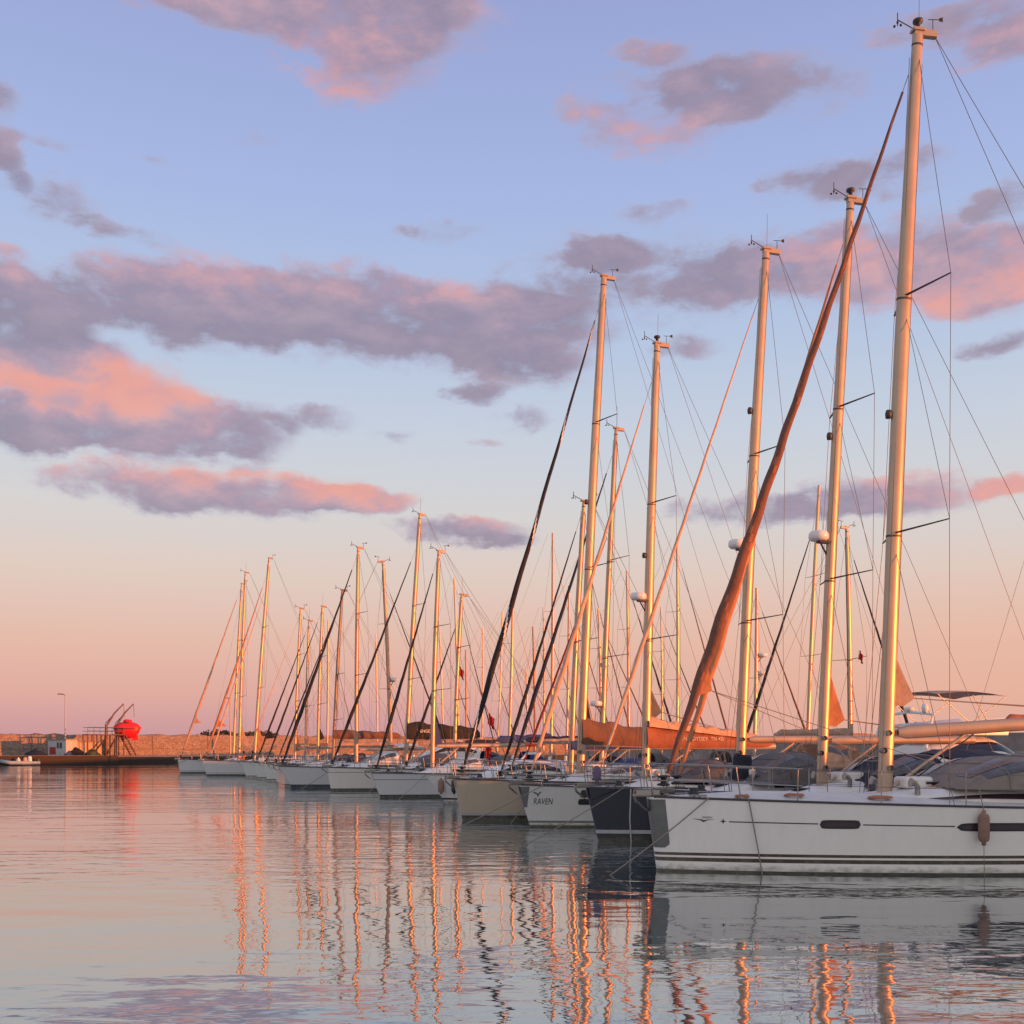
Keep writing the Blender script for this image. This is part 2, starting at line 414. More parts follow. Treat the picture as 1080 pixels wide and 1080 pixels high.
def wallpt(px, off=0.0):
    """Ground point in front of the breakwater seen at photo column px, OFF metres in front of its face."""
    k = (px - CX) / F; a = WA + WN * off
    s = (k * a.y - a.x) / (WD.x - k * WD.y)
    return a + WD * s


def build_breakwater():
    rng = random.Random(4)
    Ltot = (WB - WA).length
    rz = atan2(WD.y, WD.x)
    t = thing('breakwater_wall', WA, rz, 'long rough stone breakwater wall glowing in the low sun behind the quay and boats', 'breakwater wall')
    mb = MB(); rows = []
    n = 260
    for i in range(n + 1):
        x = Ltot * i / n; top = 4.75 + rng.uniform(-.13, .13)
        rows.append([(x, rng.uniform(-.12, .05) - .25, 0.9), (x, rng.uniform(-.1, .1) - .1, 2.4), (x, rng.uniform(-.1, .1), top - .25), (x, .2, top), (x, 2.6, top + rng.uniform(-.1, .1)), (x, 2.9, 0.9)])
    mb.grid(rows, flip=True)
    mb.build('stone_face', stone_mat(), t)
    # rubble heads seen over the top
    for k in range(46):
        px = 205 + rng.random() * 150
        p = wallpt(px, -4.5 - rng.random() * 2); r = rng.uniform(.35, .95)
    # quay in front of the wall
    mb = MB(); x1 = 150
    prof = [(-9.5, -1), (-9.5, 1.15), (-9.4, 1.25), (-0.05, 1.32)]
    q = bpy.data.objects.new('quay', None)
    rows = [[(x, y, z) for y, z in prof] for x in (-60, 0, 40, 80, Ltot)]
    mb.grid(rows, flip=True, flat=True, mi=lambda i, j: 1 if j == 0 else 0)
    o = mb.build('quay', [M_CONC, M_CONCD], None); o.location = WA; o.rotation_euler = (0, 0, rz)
    tag(o, kind='structure')


build_breakwater()

# pontoon between the two rows and a wall added off to the right to keep the low sun off the hulls
mb = MB(); pc = ROW0 + UA * 16.1
for s in range(-4, 22):
    c = pc + VA * (s * 5.4); mb.box((c.x, c.y, 0.30), (2.3, 5.36, 0.5), rot=TH)
tag(mb.build('pontoon', mat('grey_pontoon_planks', (0.28, 0.25, 0.22), .85, 0, .2, 4)), kind='structure')
mb = MB(); qc = ROW0 + UA * 60
for s in range(-9, 18):
    c = qc + VA * (s * 8.0); hh = (3.75, 3.8, 3.7, 3.75)[s % 4] + (.75 if s <= -5 else 0)  # sections raised where the added wall must shade the near rails
    mb.box((c.x, c.y, hh / 2 - .3), (1.6, 7.98, hh + .6), rot=TH)
o = mb.build('added_shade_wall', M_CONC)
tag(o, 'long low grey concrete wall added beyond the moored boats to shade their hulls', 'quay wall')


# ------------------------------------------------------------------ boats
class Hull:
    def __init__(s, L, B, fb, fs, rake=.3, k0=.06, wl=.62, full=2.0):
        s.L, s.B, s.fb, s.fs, s.rake, s.k0, s.wl, s.full = L, B, fb, fs, rake, k0, wl, full

    def zs(s, t): return s.fs + (s.fb - s.fs) * (1 - t) ** 1.5

    def bd(s, t):
        if t < .55:
            e = t / .55; return s.B / 2 * (s.k0 + (1 - s.k0) * (1 - (1 - e) ** s.full))
        return s.B / 2 * (1 - .16 * ((t - .55) / .45) ** 2)

    def hb(s, t, z):
        zs = s.zs(t); b = s.bd(t); w = b * (s.wl + (.94 - s.wl) * min(t / .5, 1))
        if z >= 0: return w + (b - w) * min(z / zs, 1.05) ** 1.15
        return w * math.sqrt(max(0.0, 1 - (z / -.55) ** 2))

    def x(s, t, z): return t * s.L + s.rake * (1 - z / s.zs(t)) * max(0.0, 1 - t * 2.2) ** 3

    def port(s, x, z, off=.006, side=-1):
        """Point on the hull's side (side -1 = port) at distance x from the bow and height z."""
        t = x / s.L
        for _ in range(8): t = max(0, t + (x - s.x(t, z)) / s.L)
        return (x, side * (s.hb(t, z) + off), z)

    def mesh(s, nt=30, nz=8):
        mb = MB()
        T = [(i / nt) ** 1.35 for i in range(nt + 1)]
        for sd_ in (-1, 1):
            rows = []
            for t in T:
                zs = s.zs(t)
                zl = [-.5, -.25, 0.0] + [zs * (j + 1) / nz for j in range(nz)]
                rows.append([(s.x(t, z), sd_ * s.hb(t, z), z) for z in zl])
            mb.grid(rows, flip=sd_ == 1)
            if sd_ == -1: P = rows
            else: Q = rows
        # blunt rounded stem and transom
        mid = [(p[0] - s.k0 * s.B * .30, 0, p[2]) for p in P[0]]
        q1 = [(a[0] - s.k0 * s.B * .20, a[1] * .6, a[2]) for a in P[0]]; q2 = [(a[0], -a[1], a[2]) for a in q1]
        mb.grid([P[0], q1, mid, q2, Q[0]], flip=True)
        mb.poly([*P[-1], *Q[-1][::-1]])
        return mb

    def patch(s, x0, x1, z0, z1, off=.008, side=-1, nx=14, sup=.28):
        """Rounded rectangle lying on the hull side."""
        mb = MB(); rows = []
        for i in range(nx + 1):
            a = -1 + 2 * i / nx; a = math.copysign(abs(a) ** .6, a)
            hz = (1 - abs(a) ** (2 / sup)) ** sup if abs(a) < 1 else 0.02
            xc = (x0 + x1) / 2 + a * (x1 - x0) / 2; zc = (z0 + z1) / 2
            rows.append([s.port(xc, zc + q * hz * (z1 - z0) / 2, off, side) for q in (-1, -.4, .4, 1)])
        mb.grid(rows, flip=side == 1)
        return mb


def coach_pt(H, x0, x1, wf, h, ramp, u, v, off=0.0):
    x = x0 + (x1 - x0) * u; t = x / H.L
    hh = h * min(1, (u * (x1 - x0) / ramp)) ** .8 if u > 0 else 0.0
    hh = max(hh, .02); w = wf * H.bd(t) * (.55 + .45 * min(1, u * 2.2))
    a = pi * v
    ca, sa = cos(a), sin(a)
    return (x, -math.copysign(abs(ca) ** .55, ca) * (w * (1 - .12 * abs(sa)) + off), H.zs(t) - .03 + (hh + off) * abs(sa) ** .55)


def furled(mb, a, b, r, seed=0, sag=.25, n=44, m=9, taper=.22, spiral=False, turns=9):
    """A rolled headsail on the stay from a (tack) to b (head)."""
    a, b = Vector(a), Vector(b); d = b - a; L = d.length; dn = d.normalized()
    e1 = Vector((dn.z, 0, -dn.x)).normalized() if abs(dn.z) > .01 else Vector((1, 0, 0)); e2 = dn.cross(e1)
    rng = random.Random(seed); ph = rng.random() * 6
    rows = []
    for i in range(n + 1):
        q = i / n
        c = a + d * q - Vector((0, 0, 1)) * (sag * 4 * q * (1 - q)) * .5
        env = (.34 + .66 * sin(min(1, q / .27) * pi / 2)) * (1 - (1 - taper) * max(0, (q - .2) / .8) ** .95)
        row = []
        for j in range(m):
            fi = 2 * pi * j / m
            rr = r * env * (1 + .13 * sin(fi + turns * 2 * pi * q + ph) + .05 * sin(3 * fi - 17 * q + ph) + .03 * rng.uniform(-1, 1))
            row.append(c + e1 * rr * cos(fi) + e2 * rr * sin(fi))
        rows.append(row)
    mi = 0
    if spiral:
        mi = lambda i, j: 1 if ((j / m + turns * (i / n) * .9) % 1.0) < .085 and i > 3 else 0
    mb.grid(rows, True, mi); mb.poly(rows[0][::-1]); mb.poly(rows[-1])


def canopy(H, x0, x1, w, h, z0, open_back=True, n=10, m=14):
    """Spray hood: low at its front, rising to a hoop at the back."""
    rows = []
    for i in range(n + 1):
        q = i / n; hh = h * (1 - (1 - q) ** 2.2) ; ww = w * (.80 + .2 * min(1, q * 2.0))
        row = []
        for j in range(m + 1):
            a = pi * j / m; ca, sa = cos(a), sin(a)
            sagg = 1 - .03 * sin(q * pi * 2) * abs(sa)
            row.append((x0 + (x1 - x0) * q, -math.copysign(abs(ca) ** .6, ca) * ww, z0 + max(.03, hh * sagg) * abs(sa) ** .6))
        rows.append(row)
    return rows


FENDERS = []


def sailboat(sp):
    """One moored yacht with all its parts. sp: dictionary of its own measures; px values are where it stands in the harbour."""
    g = sp.get
    th = radians(g('th', 20.0)); w = Vector((cos(th), sin(th), 0))
    det = g('det', 1); seed = g('seed', 1); rng = random.Random(seed)
    if 'bow' in sp:
        B0 = at(*sp['bow'])
    else:
        B0 = at(*sp['mast']) - w * sp['J']
    L = g('L', 11.5); H = Hull(L, g('B', 3.7), g('fb', 1.3), g('fs', 1.05), g('rake', .35), g('k0', .06), g('wl', .62))
    def along(px, z=None):
        k = (px - CX) / F; return (k * B0.y - B0.x) / (w.x - k * w.y)
    J = along(sp['mb']) if 'bow' in sp else sp['J']
    R = thing('sailboat', B0, th, sp['label'], 'sailboat', g('group', 'sailboats moored in the front row'))
    # hull
    hull = H.mesh(*((34, 10) if det == 2 else (18, 5) if det == 1 else (14, 4))).build('hull', hull_mat('hull_' + g('hname', 'white'), g('hcol', (.57, .57, .55)), g('stripes', [(.10, .16, (.05, .05, .06))])), R)
    for (x0, x1, z0, z1) in g('hwin', []):
        for sd_ in (-1, 1):
            H.patch(x0, x1, z0, z1, .007, sd_).build('hull_window', M_BLACK, hull)
            H.patch(x0 + .05, x1 - .05, z0 + .035, z1 - .035, .013, sd_).build('window_glass', M_PURPLEGLASS, hull)
    if det == 2 and g('cove'):
        cz = g('covez')
        for c0, c1 in g('cove'):
            mb = MB(); rows = [[H.port(c0 + (c1 - c0) * i / 30, cz(c0 + (c1 - c0) * i / 30) + q, .005) for q in (-.010, .010)] for i in range(31)]
            mb.grid(rows); mb.build('cove_line', M_BLACK, hull)
    if g('plate'):  # steel plate on the nearest bow; on RAVEN it paints the flare's shade
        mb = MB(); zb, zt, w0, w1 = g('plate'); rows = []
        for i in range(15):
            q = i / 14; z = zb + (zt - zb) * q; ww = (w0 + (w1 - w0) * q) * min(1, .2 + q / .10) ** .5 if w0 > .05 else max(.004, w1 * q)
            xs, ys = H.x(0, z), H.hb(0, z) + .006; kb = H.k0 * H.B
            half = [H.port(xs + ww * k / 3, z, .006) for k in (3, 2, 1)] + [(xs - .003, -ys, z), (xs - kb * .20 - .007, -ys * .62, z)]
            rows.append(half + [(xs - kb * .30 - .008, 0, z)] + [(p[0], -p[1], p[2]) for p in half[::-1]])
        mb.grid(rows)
        mb.build('stem_plate_flare_shade', M_PLATE_SHADE, hull)
    # deck
    mb = MB(); nt = 24 if det == 2 else 12; rows = []
    for i in range(nt + 1):
        t = (i / nt) ** 1.3; b = H.bd(t) * .985
        rows.append([(t * L + (.02 if i == 0 else 0), b * q, H.zs(t) - .035 + g('camber', .07) * (1 - q * q) * min(1, b)) for q in (-1, -.5, 0, .5, 1)])
    mb.grid(rows, flip=False); mb.build('deck', M_DECK if not g('teak') else M_TEAK, R)
    # toe rail
    mb = MB()
    for sd_ in (-1, 1):
        pts = [(t * L, sd_ * H.bd(t), H.zs(t) + .008) for t in [(i / 20) ** 1.3 for i in range(21)]]
        mb.tube(pts, .024 if det == 2 else .03, 5)
    mb.build('toe_rail', g('rail', M_RUBBER), R)
    # coachroof
    cx0, cx1 = g('cx', (J - 1.1, L * .70)); ch = g('ch', .42); ramp = g('ramp', 1.6); wf = .66
    mb = MB(); nu, nv = (18, 16) if det == 2 else (9, 10)
    rows = [[coach_pt(H, cx0, cx1, wf, ch, ramp, (i / nu) ** 1.2, j / nv) for j in range(nv + 1)] for i in range(nu + 1)]
    mb.grid(rows); mb.poly(rows[-1])
    coach = mb.build('coachroof', M_WHITE, R)
    wu = g('wu', (.30, .97))
    for sd_ in (0, 1):
        mb = MB(); rows = []
        for i in range(15):
            q = i / 14; u = wu[0] + (wu[1] - wu[0]) * q
            sp_ = (sin(pi * min(q * .62 + .02, 1)) ** .7) if g('pointed') else (1 if 0 < i < 14 else .5)
            lo, hi = .055, .055 + .085 * sp_
            vv = [lo + (hi - lo) * k / 3 for k in range(4)]
            rows.append([coach_pt(H, cx0, cx1, wf, ch, ramp, u, v if sd_ == 0 else 1 - v, .012) for v in vv])
        mb.grid(rows, flip=sd_ == 1)
        mb.build('window', M_PURPLEGLASS if g('pointed') else M_GLASS, coach)
    # rig
    zd = H.zs(J / L) + (.12 if J > cx0 else 0)
    tp = g('mt'); a_top = along(tp[0]); Ytop = B0.y + a_top * w.y
    top = Vector((a_top, 0, EYE + (HY - tp[1]) * Ytop / F)); base = Vector((J, 0, zd - .05))
    rx = g('rx', .15) * (1 if det == 2 else .86); mm = g('mmat', M_ALU)
    mb = MB(); N = 12; nm = 14 if det == 2 else 9
    bend = g('bend', .06)
    mp = lambda q: base.lerp(top, q) + Vector((-bend * sin(pi * q), 0, 0))
    mb.tube([mp(i / N) for i in range(N + 1)], [rx * (1 - .28 * max(0, (i / N - .55) / .45) ** 1.5) for i in range(N + 1)], nm, ry=.62)
    mast = mb.build('mast', mm, R)
    if det >= 1:
        mb = MB()      # crane at the masthead with its sheaves
        mb.box((top.x + .16, 0, top.z + .02), (.5 if det == 2 else .4, .12, .13)); mb.box((top.x, 0, top.z + .07), (.26, .18, .06))
        mb.build('masthead_crane', mm, mast, bevel=.01)
        mb = MB(); r0 = .010 if det == 2 else .014
        p0 = top + Vector((-.1, 0, .1)); p1 = top + Vector((-.44, 0, .24))
        mb.tube([p0, p1], r0, 5); mb.tube([p1 + Vector((0, 0, -.12)), p1 + Vector((0, 0, .14))], r0, 5)
        for k in range(3):
            a = k * 2.1; mb.lathe([(0, -.02), (.024, -.015), (.026, .015), (0, .02)], 6, (p1.x + .07 * cos(a), .07 * sin(a), p1.z - .1))
        if seed % 5 or det == 2: mb.build('wind_sensor', M_BLACK, mast)
        mb = MB(); q0 = top + Vector((.33, 0, .08)); q1 = q0 + Vector((0, 0, .24))
        mb.tube([q0, q1], .008 if det == 2 else .012, 5); mb.tube([q1 + Vector((-.10, 0, 0)), q1 + Vector((.20, 0, .03))], .008 if det == 2 else .012, 5)
        mb.poly([q1 + Vector((.13, 0, -.01)), q1 + Vector((.22, 0, -.02)), q1 + Vector((.22, 0, .08)), q1 + Vector((.14, 0, .06))])
        if seed % 3 or det == 2: mb.build('wind_vane', M_BLACK, mast)
        if g('light', det == 2 and seed % 2):
            mb = MB(); mb.lathe([(0, .0), (.045, .01), (.045, .10), (.10, .13), (.10, .18), (.0, .22), (0, .22)], 10, (top.x, 0, top.z + .1)); mb.build('masthead_light', M_RUBBER, mast)
        if g('aerial', seed % 3 == 0):
            wire(mast, 'aerial', top + Vector((.02, 0, .05)), top + Vector((.04, 0, 1.0)), .005 if det == 2 else .008)
    sprs = g('spr', [.36, .66]); tips = []
    wr = g('wr', .0065 if det == 2 else .0085)
    sweep = g('sweep', .36)
    for k, q in enumerate(sprs):
        c = mp(q); ln = g('sl', 1.15) * (1 - .16 * k); pr = []
        for sd_ in (-1, 1):
            tip = c + Vector((ln * sweep, sd_ * ln, .05)); mb = MB()
            mb.tube([c + Vector((0, sd_ * .06, 0)), tip], [.038, .022], 6, ry=.5); mb.build('spreader', M_RUBBER if det else mm, mast); pr.append(tip)
        tips.append(pr)
    cp = [Vector((J + .35, sd_ * H.bd((J + .35) / L) * .93, H.zs(J / L))) for sd_ in (-1, 1)]
    for i in (0, 1):
        pts = [cp[i]] + [t_[i] for t_ in tips] + [mp(.985 if g('mh', True) else .92)]
        mb = MB()
        for p_, q_ in zip(pts, pts[1:]): mb.tube([p_, q_], wr, 5)
        mb.build('shroud', M_WIRE, R)
        if sprs:
            mb = MB(); mb.tube([cp[i] + Vector((.1, 0, 0)), mp(sprs[0] - .01)], wr, 5)
            if len(sprs) > 1: mb.tube([tips[0][i], mp(sprs[1] - .01)], wr * .9, 5)
            mb.build('lower_shroud', M_WIRE, R)
    sb = g('bsp', .82)
    for sd_ in ((-1, 1) if det else (0,)):
        wire(R, 'backstay', top + Vector((.38, 0, -.02)), (L * .99, sd_ * H.bd(1) * sb, H.zs(1) + .05), wr)
    # headsail
    j = g('jib')
    tack = Vector((g('jx', .22), 0, H.zs(0) + .16)); head = mp(g('jt', .925)) + Vector((-rx, 0, 0))
    wire(R, 'forestay', tack - Vector((0, 0, .2)), head, .008)
    if j:
        mb = MB(); e = head - tack
        furled(mb, tack + e * .02, tack + e * g('jtop', .94), j[1], seed, g('sag', .06), 90 if det == 2 else 26, (18 if len(j) > 2 else 10) if det == 2 else 7, g('jtap', .24), len(j) > 2, g('turns', 9))
        mb.build('furled_jib', [cloth(j[0])] + ([cloth(j[2])] if len(j) > 2 else []), R)
        mb = MB(); mb.lathe([(0, -.02), (.13, 0), (.13, .03), (.06, .05), (.06, .14), (.13, .16), (.13, .19), (0, .2)], 10, tuple(tack + e * .004)); mb.build('furling_drum', M_BLACK, R)
        if g('jclew'):
            q0, s0 = g('jclew'); c = tack + e * q0
            mb = MB()
            for dy in (-.012, .012):
                mb.poly([c + e.normalized() * .75 + Vector((0, dy, 0)), c + Vector((j[1] * .6, dy, 0)), c + Vector((s0, dy, .10))])
            mb.build('jib_clew', cloth(g('clewcol', j[0])), R)
            if det == 2:
                for sd_ in (-1, 1): wire(R, 'jib_sheet', c + Vector((s0, 0, .1)), (J + 2.6, sd_ * H.bd(.6) * .7, H.zs(.6) + .15), .008, M_ROPE)
    if g('inner'):
        q, rr, cc = g('inner'); mb = MB(); tk = tack + Vector((.45, 0, 0)); hd = mp(q)
        furled(mb, tk.lerp(hd, .02), tk.lerp(hd, .95), rr, seed + 5, .15, 26, 7)
        mb.build('furled_staysail', cloth(cc), R)
    # boom
    bz = g('bz', zd + 1.35); bl = g('bl', L * .36); brise = g('brise', .05); br = g('br', .09)
    gn = mp((bz - base.z) / (top.z - base.z)) + Vector((rx + .08, 0, 0)); end = gn + Vector((bl, g('by', 0.0), brise))
    mb = MB(); mb.tube([gn, gn.lerp(end, .04), end], [br * .6, br, br], 10, ry=.7)
    boom = mb.build('boom', g('bmat', mm), R)
    mb = MB(); mb.box(((gn.x + mp(.1).x) / 2, 0, bz), (gn.x - mp(.1).x, .07, .10)); mb.build('gooseneck', M_BLACK, boom)
    if g('vang', det > 0):
        mb = MB(); mb.tube([Vector((J + rx + .03, 0, zd + .18)), gn.lerp(end, .30) - Vector((0, 0, br))], [.035, .035], 7); mb.build('boom_vang', M_ALU, boom)
        mb = MB(); mb.tube([Vector((J + rx + .10, 0, zd + .05)), gn.lerp(end, .34) - Vector((0, 0, br))], [.014, .014], 5); mb.build('vang_tackle', M_BLACK, boom)
    cov = g('cover')
    if cov:
        cc, hc, hb_ = cov       # canvas over the flaked mainsail, deeper at the mast
        mb = MB(); rows = []; n = 18
        for i in range(n + 1):
            q = i / n; c = gn.lerp(end, q * .97) - Vector((.25 * (1 - q), 0, 0))
            hh = (hc + (hb_ - hc) * q ** .8) * (1 + .06 * sin(q * 23 + seed) + .04 * rng.uniform(-1, 1)); ww = .19 * (1 - .35 * q) * (1 + .1 * sin(q * 31))
            if i == n: hh *= .5; ww *= .5
            rows.append([c + Vector((0, ww * .5, -br * .4)), c + Vector((0, ww, .18 * hh)), c + Vector((0, ww * .85, .6 * hh)), c + Vector((0, ww * .25, hh * 1.0)), c + Vector((0, -ww * .25, hh * .98)),
                         c + Vector((0, -ww * .85, .6 * hh)), c + Vector((0, -ww, .18 * hh)), c + Vector((0, -ww * .5, -br * .4))])
        mb.grid(rows, flip=False); mb.poly(rows[0]); mb.poly(rows[-1][::-1])
        cvr = mb.build('sail_cover', cloth(cc), boom)
        if g('covtext'):
            body, size, x0, z0, tm = g('covtext'); V, Fc = text_mesh(body, size); mb = MB()
            mb.v = [(gn.x + x0 + a, -.19 * (1 - .35 * (x0 + a) / bl) * 1.06 - .025 - .0, gn.z + z0 + b) for a, b in V]; mb.f = Fc; mb.mi = [0] * len(Fc); mb.flat = set(range(len(Fc)))
            mb.build('cover_lettering', tm, cvr)
        if g('flaked'):
            mb = MB(); rows = []      # crumpled sail bulging out of the open cover
            for i in range(25):
                q = i / 24; c = gn.lerp(end, q * .93) + Vector((-.2, 0, (hc + (hb_ - hc) * q) * .88))
                row = []
                for j_ in range(9):
                    a = pi * j_ / 8; r_ = .17 * (1 - .45 * q) * (1 + .30 * sin(q * 37 + j_ * 1.7) + .22 * rng.uniform(-1, 1)); row.append(c + Vector((0, -r_ * cos(a) * 1.1, r_ * sin(a) * 1.5)))
                rows.append(row)
            mb.grid(rows); mb.build('flaked_mainsail', cloth(g('flaked')), boom)
    if g('clew'):
        cc, hh, ww = g('clew'); b0 = bz + g('clz', .55); mb = MB()
        f = lambda q: mp((b0 + hh * q - base.z) / (top.z - base.z)) + Vector((rx * .7, 0, 0))
        for dy in (-.015, .015):
            rows = [[f(q), f(q) + Vector((ww * (1 - q) ** 1.25 * .5, dy + .03 * sin(q * 7), -.02)), f(q) + Vector((ww * (1 - q) ** 1.15 + .01, dy, .14 * (1 - q)))] for q in [i / 6 for i in range(7)]]
            mb.grid(rows, flip=dy > 0)
        mb.build('mainsail_clew', cloth(cc), R)
        mb = MB(); p_ = f(0) + Vector((ww, 0, .14)); mb.tube([p_, end + Vector((-.1, 0, br))], .012, 5); mb.tube([p_, end + Vector((-.5, .02, br))], .01, 5); mb.build('outhaul', M_ROPE, R)
    for q, sz in [v_ for v_ in (g('radar'), g('radar2')) if v_]:
        c = mp(q) + Vector((-rx - sz * .9, 0, 0))
        mb = MB(); mb.lathe([(0, -.02), (sz * .8, -.02), (sz, .03), (sz, .13), (sz * .85, .19), (0, .21)], 14, tuple(c)); rd = mb.build('radar_dome', M_WHITE, mast)
        mb = MB(); mb.box((c.x + sz * .6, 0, c.z - .05), (sz * 1.3, .18, .05)); mb.tube([(c.x + sz * .2, 0, c.z - .06), (c.x + sz * 1.0, 0, c.z - .38)], .025, 6); mb.build('radar_bracket', M_BLACK, rd)
    if g('lamp', det == 2):
        c = mp(g('lampq', .52)) + Vector((-rx - .06, 0, 0)); mb = MB(); mb.lathe([(0, -.09), (.06, -.08), (.07, .02), (.05, .08), (0, .09)], 8, tuple(c)); mb.build('steaming_light', M_RUBBER, mast)
    if det:
        mb = MB(); mb.tube([mp(.12) + Vector((rx * .97, 0, 0)), mp(.55) + Vector((rx * .99, 0, 0)), mp(.96) + Vector((rx * .76, 0, 0))], .018, 5); mb.build('sail_track', M_BLACK, mast)
        for qq in [.985] + [q - .004 for q in sprs]:
            c = mp(qq); k = rx * (1 - .28 * max(0, (qq - .55) / .45) ** 1.5) * 1.035; mb = MB(); mb.tube([c - Vector((0, 0, .02)), c + Vector((0, 0, .02))], k, nm, ry=.64); mb.build('mast_band', M_RUBBER, mast)
    # halyards up the mast
    if det:
        mb = MB()
        for yy in (-.10, .10): mb.tube([mp(.02) + Vector((-rx * .9, yy, 0)), mp(.97) + Vector((-rx * .8, yy * .5, 0))], wr, 4)
        mb.build('halyard', M_WIRE, R)
        if det == 2:
            for k, (dx, yy, zz) in enumerate([(rx * .4, -.11, .55), (-rx * .5, -.12, .9), (rx * .5, .12, .7), (rx * .2, -.115, 1.25)]):
                mb = MB(); mb.lathe([(0.06, 0), (.055, .04), (.045, .08), (.06, .13), (0, .13)], 9, (J + dx, yy * 1.3 - .0, zd + zz), 'y')
                mb.build('mast_winch', M_STEEL, mast)
        if g('mbag'):
            cc, z0, z1, r_ = g('mbag'); mb = MB()
            zs_ = [z0, z0 + .06, (z0 + z1) / 2, z1 - .1, z1]
            mb.tube([mp((z - base.z) / (top.z - base.z)) + Vector((.05, 0, 0)) for z in zs_], [r_ * 1.15, r_ * 1.25, r_, r_ * 1.02, r_ * .9], 10, ry=.8); mb.build('mast_boot', cloth(cc), mast)
    # canvas
    hd = g('hood')
    if hd:
        cc, x0, x1, hh, zo = hd
        wdt = H.bd(min(.95, x1 / L)) * .70; z0 = H.zs(x0 / L) + zo
        rows = canopy(H, x0, x1, wdt, hh, z0); rows_hood = rows; mb = MB(); mb.grid(rows)
        back = [(p[0] + .03, p[1] * .985, z0 + (p[2] - z0) * .97) for p in rows[-1]]; inner = [[(p[0] - .04, p[1] * .97, z0 + (p[2] - z0) * .95) for p in r_] for r_ in rows]
        mb.grid([rows[-1], back, inner[-1]]); mb.grid(inner, flip=True)
        hood = mb.build('sprayhood', cloth(cc), R)
        for sd_ in (0, 1):
            mb = MB(); rw = []
            for i in range(3, 10):
                r_ = rows[i]; m_ = len(r_) - 1
                seg = [r_[k if sd_ == 0 else m_ - k] for k in (2, 3, 4)]
                rw.append([(p[0], p[1] * 1.012, p[2] + .008) for p in seg])
            mb.grid(rw, flip=sd_ == 1); mb.build('hood_window', mat('cloudy_vinyl_window', (.10, .09, .085), .25, 0, .4, 6), hood)
        mb = MB()
        for i in (5, 10): mb.tube([(p[0], p[1] * 1.01, p[2] + .006) for p in rows[i]], .016, 5)
        mb.build('hood_hoop', M_STEEL if g('hoops') else cloth(cc), hood)
    bm = g('bimini')
    if bm:
        cc, x0, x1, zt, wd = bm; mb = MB(); rows = []
        for i in range(7):
            q = i / 6; row = []
            for j_ in range(9):
                yy = -1 + j_ / 4; row.append((x0 + (x1 - x0) * q, wd * yy, zt + .12 * sin(pi * q) - .16 * yy * yy - (.05 if 0 < i < 6 and i % 2 else 0)))
            rows.append(row)
        mb.grid(rows); mb.grid([[(p[0], p[1] * .99, p[2] - .025) for p in r_] for r_ in rows], flip=True)
        b_ = mb.build('bimini', cloth(cc), R)
        for sd_ in (-1, 1):
            mb = MB()
            for q in (.0, .5, 1.0):
                xx = x0 + (x1 - x0) * q; mb.tube([(xx, sd_ * wd, zt - .16), ((x0 + x1) / 2, sd_ * wd * 1.02, H.zs(.85) + .35)], .014, 5)
            mb.build('bimini_frame', M_STEEL, b_)
        if g('curtain'):
            mb = MB(); rows = []      # zipped clear side curtains under the bimini
            for i in range(17):
                xx = x0 + (x1 - x0) * i / 16; wv = .03 * sin(i * 2.3)
                rows.append([(xx, -wd - .01 + wv * k, zt - .18 - k * (zt - .25 - H.zs(.8)) ) for k in (0, .35, .7, 1)])
            mb.grid(rows, flip=True); mb.build('side_curtain', mat('creased_clear_curtain', (.30, .22, .19), .22, 0, .55, 5, .03, 6), b_)
    # rails
    if det >= 1:
        rt = .0125 if det == 2 else .014
        zr = H.zs(0) + .62; mb = MB()
        a_, b2 = H.bd(.06) * .9, H.bd(.17) * .95
        for zz in ((zr, zr - .32) if det == 2 else (zr,)):
            mb.tube([(.17 * L, -b2, H.zs(.17) + zz - H.zs(0)), (.06 * L, -a_, zz), (-.02, -.12, zz + .02), (-.02, .12, zz + .02), (.06 * L, a_, zz), (.17 * L, b2, H.zs(.17) + zz - H.zs(0))], rt, 6)
        for t in (.0, .10, .165):
            for sd_ in (-1, 1):
                bb = H.bd(t) * .92; mb.tube([(t * L, sd_ * bb, H.zs(t)), (t * L - (.1 if t < .12 else 0), sd_ * (bb + .02), H.zs(t) + .62)], rt, 6)
        mb.build('pulpit', M_STEEL, R)
        zz = H.zs(1) + .62; bb = H.bd(1) * .93
        for sy in (-1, 1):
            mb = MB()
            for dz in ((0, -.3) if det == 2 else (0,)):
                mb.tube([(L * .88, sy * bb, zz + dz), (L * .985, sy * bb, zz + dz), (L * .99, sy * bb * .3, zz + dz)], rt, 6)
            for sx in (.88, .985): mb.tube([(L * sx, sy * bb, H.zs(1)), (L * sx, sy * bb, zz)], rt, 6)
            mb.build('pushpit', M_STEEL, R)
        ts = [.26, .36, .47, .58, .69, .79]
        for sd_ in (-1, 1):
            for t in ts:
                mb = MB(); bb = H.bd(t) * .955
                mb.tube([(t * L, sd_ * bb, H.zs(t) - .02), (t * L, sd_ * bb, H.zs(t) + .62)], rt * .9, 6); mb.build('stanchion', M_STEEL, R)
            for dz in (.60, .32):
                mb = MB(); mb.tube([(t * L, sd_ * H.bd(t) * .955, H.zs(t) + dz) for t in [.17] + ts + [.88]], .006 if det == 2 else .008, 5); mb.build('lifeline', M_WIRE, R)
        # anchor on its roller
        mb = MB(); z0 = H.zs(0) + .03
        mb.box((-.10, 0, z0), (.50, .20, .045)); mb.box((-.10, -.11, z0 + .05), (.46, .025, .10)); mb.box((-.10, .11, z0 + .05), (.46, .025, .10)); mb.build('bow_roller', M_STEEL, R, bevel=.008)
